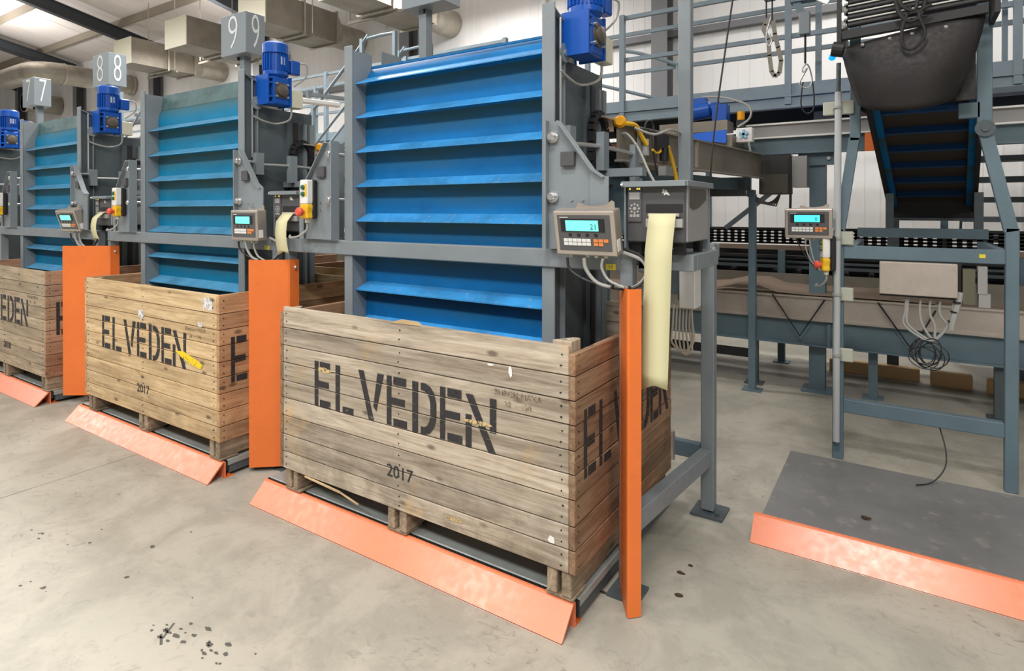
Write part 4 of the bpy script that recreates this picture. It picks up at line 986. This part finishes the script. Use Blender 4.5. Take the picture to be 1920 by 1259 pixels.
def strip(x0, w__, zt, zb_, lean, label, torn=True, curl=0.0):
    f = MB(); n = 14; vs = []
    for i in range(n + 1):
        k = i / n; z = zt + (zb_ - zt) * k; y = .316 - .035 * min(1, k * 5) + curl * math.sin(k * 3.1); x = x0 + lean * k
        vs += [(x, y, z), (x + w__ * .5, y - .002 * math.sin(k * 5), z), (x + w__, y, z)]
    f.add(vs, [(i * 3 + j, i * 3 + j + 1, i * 3 + j + 4, i * 3 + j + 3) for i in range(n) for j in range(2)])
    if torn: f.v[-3].z -= .015; f.v[-2].z += .01
    o = f.build('paper_strip', 'paper', origin=(x0, .2, zt), smooth=True)
    so = o.modifiers.new('thick', 'SOLIDIFY'); so.thickness = .0008
    return tag(o, label, 'paper', 'label strips hanging from the printers')
strip(.180, .113, 1.640, .93, -.022, 'long yellow label strip hanging from the nearest printer')
strip(.183 - 2.42, .11, 1.637, 1.385, 0, 'short yellow label strip hanging from the second printer', curl=-.02)
strip(.183 - 4.95, .10, 1.637, 1.40, -.01, 'short curled label strip hanging from the third printer', curl=-.03)

# ---- pendant switches
def pendant(x, y, z, label, rot=0.0):
    t_ = bpy.data.objects.new('pendant_switch', None); col.objects.link(t_); BASE[t_.name] = (0, 0, 0)
    tag(t_, label, 'switch', 'white and yellow pendant switches')
    MB().prism([(-.034, .0), (-.034, .145), (.034, .145), (.034, .02), (.030, .0)], 1, 0, .045).build('white_body', 'white', t_, bevel=.006)
    MB().prism([(-.034, -.085), (-.034, 0), (.034, 0), (.036, -.02), (.03, -.05), (.034, -.085)], 1, 0, .045).build('yellow_body', 'yellow', t_, bevel=.006)
    MB().prism([(-.034, -.085), (-.034, .145), (.034, .145), (.034, -.085)], 1, .045, .08).build('rear_shell', 'black', t_, bevel=.008)
    MB().lathe((0, 0, -.045), (0, -1, 0), [(0, .014), (.015, .014), (.015, .024), (.035, .027), (.045, .018)], 16).build('stop_button', 'red', t_, smooth=True)
    for dz in (.10, .06): MB().lathe((0, 0, dz), (0, -1, 0), [(0, .015), (.006, .015), (.012, .011)], 14).build('push_button', 'green', t_, smooth=True)
    MB().box(.014, .03, -.001, 0, .045, .12).build('symbol_label', 'yellow', t_)
    MB().cyl((0, .03, -.085), (0, .03, -.11), .015, 12).parts('cable_gland', 'cream', t_)
    MB().tube([(0, .03, -.11), (-.005, .03, -.15), (-.05, .01, -.19), (-.12, 0, -.20), (-.15, .02, -.19)], .007, 6).parts('cable', 'cable', t_)
    t_.location = (x, y, z); t_.rotation_euler = (0, 0, rot)
    return t_
pendant(-1.905, .215, 1.69, 'pendant switch on the bracket left of the nearest tower')
pendant(-4.27, .215, 1.69, 'pendant switch on the bracket left of the second tower')
pendant(-6.84, .215, 1.69, 'pendant switch at the left edge of the picture')
pendant(.62, 2.34, 1.34, 'pendant switch beside the grey conduit of the right-hand elevator', rot=R(-68))

# ---- number signs
def sign(x, y, z, s_, label, px, py, pz0):
    t_ = thing('number_sign', (x, y, z), label, 'sign', 'grey cube number signs')
    a = .40
    MB().box(x - a, x, y, y + .20, z, z + .385).build('cube', 'signgrey', t_, bevel=.004)
    MB().text(s_, .47, T(x - a / 2, y - .002, z + .195) @ FX @ Matrix.Diagonal((.8, 1, 1, 1)), .002, offset=-.008).build('numeral', 'numwhite', t_)
    MB().text(s_, .47, T(x + .002, y + .10, z + .195) @ SX @ Matrix.Diagonal((.42, 1, 1, 1)), .002, offset=-.006).build('numeral', 'numwhite', t_)
    MB().box(px - .035, px + .035, py - .035, py + .035, pz0, z).build('pole', 'grey', t_)
    MB().lathe((x - a * .6, y + .08, z), (0, 0, -1), [(0, .014), (.03, .012)], 8).parts('cable_gland', 'black', t_)
    return t_
sign(-1.67, 1.22, 3.147, '10', 'grey cube sign cut off by the top edge above the nearest tower', -1.93, 1.33, 1.47)
sign(-4.025, 1.22, 3.12, '9', 'grey cube sign numbered nine', -4.2, 1.33, 1.47)
sign(-6.74, 1.22, 3.13, '8', 'grey cube sign numbered eight', -6.92, 1.33, 1.47)
sign(-8.91, 1.22, 3.10, '7', 'grey cube sign numbered seven', -9.05, 1.33, 1.47)

# ---- control box and hanging cables at the rear right of station 10, air valves by the trough
k = thing('control_box', (.05, 1.2, 1.2), 'pale grey control box with hanging cable loops under the rear rail', 'control box')
MB().box(.06, .145, 1.10, 1.22, 1.13, 1.36).build('housing', 'white', k, bevel=.004)
MB().box(-.01, .055, 1.12, 1.2, 1.2, 1.39).build('bracket_post', 'grey_dark', k)
for i in range(6):
    x = .02 + i * .018
    MB().tube([(x, 1.14, 1.14), (x - .006, 1.14, 1.02), (x + .004 * i - .01, 1.14, .93 - .005 * i), (.08, 1.14, .885 - .004 * (i % 3)), (.118 + .002 * i, 1.14, .95), (.12, 1.14, 1.05), (.115, 1.14, 1.14)], .0055, 6).parts('cable', 'cablebeige', k)
MB().tube([(-.10, 1.14, 1.02), (-.05, 1.14, .93), (.0, 1.14, .89), (.07, 1.14, .885)], .0045, 6).parts('cable', 'cable', k)
k = thing('air_valve_unit', (-.15, 1.2, 1.95), 'pneumatic valve with yellow hoses on the side of the grey trough', 'valve')
MB().cyl((-.162, 1.19, 1.99), (-.162, 1.19, 2.06), .02, 12).cyl((-.162, 1.19, 1.965), (-.162, 1.19, 1.99), .022, 12).build('filter_bowl', 'cable', k)
MB().box(-.18, -.145, 1.17, 1.21, 2.06, 2.115).box(-.16, -.12, 1.37, 1.48, 2.02, 2.105).cyl((-.13, 1.42, 1.95), (-.13, 1.42, 2.03), .026, 12).parts('valve_body', 'black', k)
MB().tube([(-.20, .93, 2.12), (-.178, .985, 2.123), (-.17, 1.066, 2.12), (-.165, 1.134, 2.072), (-.15, 1.18, 2.025)], .013, 8).tube([(-.125, 1.47, 2.04), (-.12, 1.53, 1.964), (-.115, 1.59, 1.87), (-.11, 1.61, 1.80)], .013, 8).tube([(-.15, 1.275, 2.006), (-.145, 1.33, 1.99), (-.14, 1.385, 2.005), (-.14, 1.38, 2.045)], .007, 6).parts('air_hose', 'yellow', k)
MB().tube([(-.163, 1.175, 2.11), (-.161, 1.203, 2.155), (-.157, 1.26, 2.174), (-.153, 1.30, 2.14), (-.15, 1.29, 2.0), (-.14, 1.33, 1.86)], .005, 6).parts('cable', 'cableblack', k)
MB().box(-.145, -.10, 1.36, 1.50, 1.86, 1.915).build('solenoid_box', 'sidecover', k)
MB().box(-.19, -.178, 1.13, 1.24, 1.86, 2.11).build('mounting_plate', 'sidecover', k)
tag(MB().tube([(.33, 1.75, 3.9), (.22, 1.66, 3.0), (.13, 1.58, 2.2), (.11, 1.52, 1.78)], .006, 6).build('hanging_cable', 'cableblack', origin=(.2, 1.6, 2)), 'thin black cable hanging beside the tall mast', 'cable')

# ================================================================== RIGHT-HAND ELEVATOR (station 11)
ef = thing('elevator_frame', (1.15, 2.46, 0), 'blue-grey flared steel frame of the right-hand elevator', 'frame')
yF = 2.43
MB().box(.678, .742, yF, yF + .06, 0, 1.53).build('leg', 'bluegrey', ef, bevel=.004)
MB().box(1.572, 1.636, yF, yF + .06, 0, 1.55).build('leg', 'bluegrey', ef, bevel=.004)
MB().bar((.716, yF + .03, 1.50), (.80, yF + .03, 2.13), .06, .06, (0, 1, 0)).build('flared_leg', 'bluegrey', ef)
MB().bar((1.60, yF + .03, 1.53), (1.475, yF + .03, 2.14), .066, .06, (0, 1, 0)).build('flared_leg', 'bluegrey', ef)
MB().box(.775, .835, yF, yF + .06, 2.11, 2.95).build('upright', 'bluegrey', ef, bevel=.004)
MB().box(1.437, 1.51, yF, yF + .06, 2.12, 3.1).build('upright', 'bluegrey', ef, bevel=.004)
MB().lathe((1.475, yF - .002, 2.14), (0, -1, 0), [(0, .05), (.012, .05), (.012, .02), (.02, .02)], 16).build('pivot_plate', 'grey_dark', ef)
MB().box(.742, 1.572, yF, yF + .06, 1.335, 1.42).build('upper_rail', 'bluegrey', ef, bevel=.004)
MB().box(.742, 1.572, yF, yF + .06, .315, .402).build('lower_rail', 'bluegrey', ef, bevel=.004)
for x in (.95, 1.56):
    MB().box(x, x + .06, yF + 1.6, yF + 1.66, 1.42, 1.80).build('leg', 'grey_dark', ef)
MB().box(.74, 1.65, yF + 1.58, yF + 1.64, 1.42, 1.50).box(.74, .79, yF + .06, yF + 1.6, 1.34, 1.40).box(1.58, 1.63, yF + .06, yF + 1.6, 1.34, 1.40).parts('cradle', 'bluegrey', ef)
MB().box(1.35, 1.45, yF, yF + .05, 2.21, 2.30).build('upper_crossmember', 'bluegrey', ef)
MB().box(1.45, 1.48, yF - .002, yF, 1.37, 1.392).build('yellow_tag', plain('tag_yellow', (.75, .62, .03), .5), ef)
# inclined blue belt
ib = thing('inclined_elevator', (1.2, 3.0, 1.5), 'black-sided inclined elevator with dark blue cleated belt', 'elevator')
B0 = Vector((.954, 3.16, 2.265)); DW = Vector((.072, 1.14, -.458)); WD_ = Vector((.50, 0, 0)); NU = WD_.cross(DW).normalized()
if NU.y > 0: NU = -NU
def slab(u0, u1, k0, k1, o0, o1):
    """block on the sloping bed: u across (m), k along (0 top .. 1 bottom), o out of the bed"""
    P_ = lambda u, k_, o_: B0 + Vector((u, 0, 0)) + DW * k_ + NU * o_
    vs = [P_(u0, k0, o0), P_(u1, k0, o0), P_(u1, k1, o0), P_(u0, k1, o0), P_(u0, k0, o1), P_(u1, k0, o1), P_(u1, k1, o1), P_(u0, k1, o1)]
    return MB().add(vs, [(0, 1, 2, 3), (7, 6, 5, 4), (0, 4, 5, 1), (1, 5, 6, 2), (2, 6, 7, 3), (3, 7, 4, 0)])
slab(0, .50, -.45, 1.15, -.02, 0).build('belt', plain('dirty_dark_belt', (.035, .025, .018), .7), ib)
slab(-.075, -.045, -.45, 1.25, -.10, .09).build('side_rail', 'black', ib)
slab(.545, .575, -.45, 1.25, -.10, .09).build('side_rail', 'black', ib)
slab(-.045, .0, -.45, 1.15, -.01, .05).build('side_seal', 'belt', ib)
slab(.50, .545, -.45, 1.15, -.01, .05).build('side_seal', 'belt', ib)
for i in range(-1, 5): slab(.01, .49, i * .24, i * .24 + .02, 0, .05).build('cleat', 'darkcleat', ib)
P_ = B0 + DW * 1.15
MB().box(P_.x - .06, P_.x + .57, P_.y, P_.y + .04, 1.58, P_.z + .02).build('tail_guard', 'black', ib)
MB().box(P_.x - .07, P_.x + .58, P_.y - .02, P_.y + .05, 1.56, 1.585).build('tail_lip', 'grey_dark', ib)
# black chute with rod conveyor above it
ch = thing('rubber_chute', (1.1, 2.2, 2.3), 'large black rubber chute hanging below the chain rod conveyor', 'chute')
nn, mm = 20, 14; vs = []
for j in range(mm + 1):
    v_ = j / mm
    for i in range(nn + 1):
        u_ = i / nn; e_ = abs(u_ - .5) * 2
        xl_ = .745 + .085 * v_ ** 1.3; xr_ = 1.455 - .115 * v_ ** 1.3
        x = xl_ + (xr_ - xl_) * u_
        z = 2.665 + .10 * u_ - (.375 + .09 * u_) * v_ - .055 * (1 - e_ ** 2.5) * v_ ** 2 + .03 * v_ ** 3 * e_ ** 4
        y = 2.14 + .17 * e_ ** 3 * (.25 + .75 * v_) - .05 * math.sin(v_ * 2.8)
        vs.append((x, y, z))
q = MB().add(vs, [(j * (nn + 1) + i, (j + 1) * (nn + 1) + i, (j + 1) * (nn + 1) + i + 1, j * (nn + 1) + i + 1) for j in range(mm) for i in range(nn)])
o = q.build('rubber_sheet', 'rubber', ch, smooth=True); so = o.modifiers.new('thick', 'SOLIDIFY'); so.thickness = .008
MB().bar((.75, 2.16, 2.735), (1.46, 2.16, 2.775), .05, .05).build('clamp_bar', 'black', ch)
f = MB()
for x, z in ((.86, 2.66), (1.0, 2.675), (1.11, 2.685), (1.27, 2.70)): f.sphere((x, 2.135, z), .012, 8, 6)
f.parts('clamp_bolt', 'chrome', ch)
MB().box(1.33, 1.42, 2.3, 2.33, 2.3, 2.72).build('side_flap', 'rubber', ch)
rc = thing('rod_conveyor', (1.1, 2.3, 2.8), 'black rod conveyor with chrome rods and side chain at the top right', 'conveyor')
for i in range(7):
    z = 2.80 + i * .052; y = 2.17 + .02 * i
    MB().cyl((.78, y, z), (1.47, y, z + .035), .016, 10).build('rod', 'black' if i not in (1, 3) else 'black', rc, smooth=True)
    MB().cyl((.78, y - .004, z + .026), (1.47, y - .004, z + .061), .006, 8).build('rod', 'chrome', rc, smooth=True)
    MB().lathe((.755, y, z), (1, 0, 0), [(0, .022), (.012, .022), (.014, .012), (.02, .012)], 10).bar((.75, y, z - .02), (.75, y + .01, z + .035), .012, .02).build('chain_link', 'chrome' if i % 2 else 'cable', rc)
MB().box(.72, .745, 2.15, 2.75, 2.70, 3.3).build('side_plate', 'black', rc)
MB().box(1.49, 1.515, 2.15, 2.75, 2.75, 3.3).build('side_plate', 'black', rc)
MB().box(.745, 1.49, 2.35, 2.75, 2.95, 3.25).build('under_cover', 'rubber', rc)
MB().cyl((.70, 2.12, 2.655), (.76, 2.12, 2.64), .045, 14).build('drive_sprocket', 'black', rc)
q = MB()
q.tube([(1.02, 2.08, 3.0), (1.04, 2.07, 2.82), (1.10, 2.06, 2.74), (1.16, 2.07, 2.80), (1.18, 2.08, 3.0)], .012, 8).tube([(1.08, 2.07, 3.0), (1.05, 2.06, 2.86), (1.12, 2.05, 2.80), (1.14, 2.06, 2.92)], .01, 8)
q.tube([(1.10, 2.07, 2.83), (1.06, 2.06, 2.70), (1.07, 2.06, 2.60), (1.12, 2.06, 2.585), (1.17, 2.06, 2.66), (1.14, 2.06, 2.78), (1.20, 2.06, 2.82)], .009, 8)
tag(q.build('cable_bundle', 'rubber', origin=(1.1, 2.1, 2.8)), 'looped black cables hanging over the top of the rubber chute', 'cable')
tag(MB().sphere((.692, 2.19, 2.62), .022, 12, 8).build('sensor_lamp', 'bluelit', origin=(.69, 2.2, 2.62)), 'small glowing blue sensor lamp beside the rubber chute', 'lamp')
# conduit pipe with clamps
cp = thing('conduit_pipe', (.70, 2.40, .1), 'light grey plastic conduit with clamps on the left leg of the right-hand elevator', 'pipe')
MB().cyl((.705, 2.385, .13), (.712, 2.385, 2.43), .021, 14).build('pipe', 'pvc', cp, smooth=True)
MB().cyl((.712, 2.385, 2.43), (.714, 2.385, 2.62), .014, 10).build('upper_pipe', 'grey_dark', cp, smooth=True)
for z in (2.33, 1.47, 1.10, .70):
    MB().lathe((.708, 2.385, z - .008), (0, 0, 1), [(0, .028), (.016, .028)], 14).build('clamp_ring', 'cable', cp)
    MB().box(.69 if z < 2 else .62, .80, 2.41, 2.425, z - .045, z + .045).build('clamp_pad', plain('cloudy_plastic', (.45, .46, .38), .3), cp, bevel=.006)
indicator('stainless weighing indicator with cyan screen beside the right-hand elevator', (.545, 2.30, 1.565), 'screencyan', '0', 0, 4)
MB().box(.66, .70, 2.36, 2.44, 1.52, 1.60).build('indicator_arm', 'grey', cp)
k = thing('indicator_cables', (.55, 2.3, 1.4), 'thin cables looping from the cyan weighing indicator to the pendant', 'cable')
for a in ((.47, .50, .55, .60), (.55, .56, .58, .615), (.53, .53, .56, .61)): MB().tube([(a[0], 2.32, 1.47), (a[1], 2.32, 1.40), (a[2], 2.32, 1.32), (a[3], 2.33, 1.26)], .004, 6).parts('cable', 'cable' if a[0] != .47 else 'cableblack', k)
# terminal cabinet on the rail with cables
tc = thing('terminal_cabinet', (1.15, 2.40, 1.2), 'grey terminal cabinet under the right-hand rail with cables curling out', 'cabinet')
MB().box(.945, 1.345, 2.37, 2.42, 1.125, 1.330).build('door_panel', paint('dusty_cabinet_door', (.42, .37, .32), .5, 0, .1, (.25, .2, .15), .4, 8), tc, bevel=.006, seg=2)
MB().box(.945, 1.365, 2.42, 2.52, 1.11, 1.335).build('housing', 'black', tc)
MB().lathe((1.0, 2.37, 1.17), (0, -1, 0), [(0, .006), (.003, .005)], 8).build('lock', 'chrome', tc)
for i, x in enumerate((1.09, 1.10, 1.165, 1.215, 1.265)):
    MB().tube([(x, 2.43, 1.12), (x - .006, 2.42, 1.02), (x - .01 + .01 * i, 2.41, .95 - .012 * (4 - i) * .4), (1.20 + .012 * i, 2.40, .875 - .006 * (4 - i)), (1.27, 2.40, .90), (1.315, 2.40, .99), (1.33, 2.41, 1.09), (1.38, 2.43, 1.15)], .0075, 7).parts('cable', 'cable', tc)
MB().tube([(1.36, 2.41, 1.16), (1.345, 2.40, 1.08), (1.325, 2.39, 1.0), (1.315, 2.39, .93)], .018, 9).build('conduit', 'cable', tc)
f = MB()
for z in (1.10, 1.04, .98): f.lathe((1.318 + (z - .98) * .2, 2.395, z), (.2, 0, 1), [(-.005, .021), (.005, .021)], 10)
f.parts('cable_tie', 'black', tc)
MB().box(1.37, 1.43, 2.40, 2.50, 1.09, 1.30).build('contactor', plain('olive_contactor', (.12, .11, .07), .6), tc)
MB().box(1.44, 1.485, 2.38, 2.45, 1.16, 1.32).box(1.445, 1.50, 2.385, 2.45, 1.08, 1.16).build('isolator', 'sidecover', tc)
q = MB(); rr = random.Random(3)
for i in range(7):
    cx, cz, rx, rz_ = 1.20 + rr.uniform(-.025, .03), .77 + rr.uniform(-.03, .02), rr.uniform(.035, .085), rr.uniform(.05, .095)
    a0 = rr.uniform(0, 360)
    q.tube([(cx + rx * math.cos(R(a0 + a)) , 2.40 + .012 * math.sin(i + a * .02), cz + rz_ * math.sin(R(a0 + a)) * (1 + .1 * math.sin(R(a * 2)))) for a in range(0, 361, 30)], .0035, 5, 2)
q.tube([(1.20, 2.40, .875), (1.19, 2.4, .85), (1.21, 2.4, .83)], .0035, 5)
tag(q.build('cable_coil', 'cableblack', origin=(1.2, 2.4, .77)), 'tangled coil of thin black cable hanging below the terminal cabinet', 'cable')
tag(MB().tube([(1.26, 2.50, .315), (1.29, 2.42, .20), (1.285, 2.36, .10), (1.22, 2.30, .02), (1.14, 2.22, .015)], .004, 6).build('loose_cable', 'cableblack', origin=(1.2, 2.3, 0)), 'single thin black cable dropping to the floor under the lower rail', 'cable')
# straps and hooks hanging in front of the walkway
hs = thing('webbing_strap', (.45, 2.6, 3.1), 'grey webbing sling looped on a hook, hanging left of the two cords', 'strap')
def px(x, y, Y=2.7):
    """picture point of the strap on its own vertical plane"""
    fw = Vector((-math.sin(.5765), math.cos(.5765), 0)); rt = Vector((math.cos(.5765), math.sin(.5765), 0))
    d = fw + rt * ((x - 960) / 1117.06) + Vector((0, 0, 1)) * ((399.9 - y) / 1117.06); k_ = (Y + 2.0655) / d.y
    return Vector((1.0503, -2.0655, 1.6559)) + d * k_
def pp(*a, Y=2.7): return [px(x, y, Y) for x, y in a]
q = MB()
L_ = pp((1446, 42), (1432, 52), (1431, 62), (1440, 80), (1442, 110), (1446, 140), (1452, 150), (1461, 143), (1464, 120), (1458, 95), (1452, 70), (1449, 45))
for a, b in zip(L_[:-1], L_[1:]): q.bar(a - (b - a) * .04, b + (b - a) * .04, .030, .004, (0, 1, 0))
q.build('webbing', 'webbing', hs)
MB().tube(pp((1445, 38), (1440, 55), (1436, 75), (1440, 92), (1446, 85), (1443, 70)), .005, 6).build('hook', 'chrome', hs)
MB().tube(pp((1436, -40), (1436, 40)), .006, 6, 1).tube(pp((1447, -40), (1447, 45)), .006, 6, 1).parts('cord', 'black', hs)
a = px(1437, 6); MB().box(a.x - .015, a.x + .055, a.y - .03, a.y + .03, a.z - .01, a.z + .10).build('cord_block', 'grey', hs)
hc = thing('hanging_hook', (.6, 2.7, 2.7), 'snap hook on a black cord with a looped cord below, beside the webbing sling', 'hook')
a = px(1508, 72); MB().box(a.x - .035, a.x + .035, a.y - .035, a.y + .035, a.z, a.z + .16).build('cord_housing', 'grey', hc, bevel=.003)
MB().bar(px(1505, 35), px(1470, -30), .05, .05).build('support_arm', 'bluegrey', hc)
MB().tube(pp((1509, 72), (1509, 125)), .008, 6, 1).parts('cord', 'black', hc)
MB().tube(pp((1509, 128), (1504, 135), (1505, 142), (1513, 134), (1500, 158), (1500, 166), (1508, 171), (1518, 168), (1522, 158), (1519, 140), (1514, 128), (1509, 127)), .006, 6, 3).build('snap_hook', 'chrome', hc)
MB().tube(pp((1505, 160), (1502, 185), (1502, 205), (1512, 219), (1524, 212), (1526, 190), (1523, 160)), .005, 6, 3).build('cord_loop', 'black', hc)
ob = thing('overhead_arm', (.7, 2.7, 3.1), 'blue-grey overhead arm at the top edge left of the rod conveyor', 'beam')
a = px(1482, 14); b = px(1532, 6); MB().bar(a + Vector((0, 0, .05)), b + Vector((0, 0, .05)), .08, .10).build('arm', 'bluegrey', ob)
MB().bar(px(1478, -20), px(1552, 12), .03, .03).build('tube', 'chrome', ob)

# floor litter
q = MB(); rr = random.Random(2)
for x, y, s_ in ((.22, .62, .02), (.26, .46, .022), (.10, .34, .012), (1.12, 1.30, .035), (-.02, .30, .015), (.24, .7, .012), (.9, 1.62, .03)):
    z_ = .012 if y > 1.2 else 0
    pts_ = [(x + s_ * math.cos(2 * math.pi * i / 7) * rr.uniform(.5, 1.1), y + s_ * .6 * math.sin(2 * math.pi * i / 7) * rr.uniform(.5, 1.1)) for i in range(7)]
    q.prism(pts_, 2, z_, z_ + .006)
o = q.build('soil_crumbs', plain('soil', (.06, .035, .02), .9)); tag(o, 'small dark crumbs of soil scattered on the concrete near the orange guard', 'dirt', kind='stuff')

# extra fittings seen between and behind the stations
for dx, lab in ((0, 'white strip lamp on a rail in the gap left of the nearest tower'), (-2.43, 'white strip lamp on a rail in the gap left of the second tower')):
    k = thing('strip_lamp', (dx - 3.2, 1.1, 2.6), lab, 'lamp')
    MB().bar((dx - 3.30, 1.12, 2.60), (dx - 3.174, 1.587, 2.60), .05, .045).build('tube_housing', 'white', k, bevel=.01)
    MB().bar((dx - 3.42, 1.10, 2.68), (dx - 3.16, 1.95, 2.68), .04, .03).build('mounting_rail', 'grey', k)
    MB().box(dx - 3.27, dx - 3.24, 1.30, 1.33, 2.60, 2.68).build('bracket', 'grey', k)
    MB().box(dx - 3.20, dx - 3.14, 1.92, 1.98, 0, 2.70).build('stand_post', 'grey', k)
tag(MB().cyl((-4.82, WY - .06, 4.85), (-4.82, WY - .06, 7.3), .05, 12).build('wall_pipe', 'white', origin=(-4.8, WY, 5), smooth=True), 'white vertical pipe on the back wall above the nearest tower', 'pipe')
q = MB(); rr = random.Random(9)
for cx, cy, n_, sp in ((-1.32, -.84, 16, .08), (-1.12, -.80, 12, .07), (-2.1, -1.0, 4, .06), (-1.9, -.6, 8, .35), (-2.66, -.85, 4, .05)):
    for i in range(n_):
        x, y, a_ = cx + rr.gauss(0, sp), cy + rr.gauss(0, sp * .5), rr.uniform(.004, .014)
        q.prism([(x + a_ * rr.uniform(.6, 2.0) * math.cos(2 * math.pi * j / 6), y + a_ * rr.uniform(.5, 1) * math.sin(2 * math.pi * j / 6)) for j in range(6)], 2, 0, .0006)
q.bar((-1.36, -.87, .0003), (-1.30, -.90, .0003), .010, .0006).bar((-1.33, -.88, .0003), (-1.38, -.81, .0003), .009, .0006)
o = q.build('scuff_marks', plain('scuff_grey', (.10, .10, .085), .8)); tag(o, 'dark scuff marks on the concrete at the bottom left', 'dirt', kind='stuff')
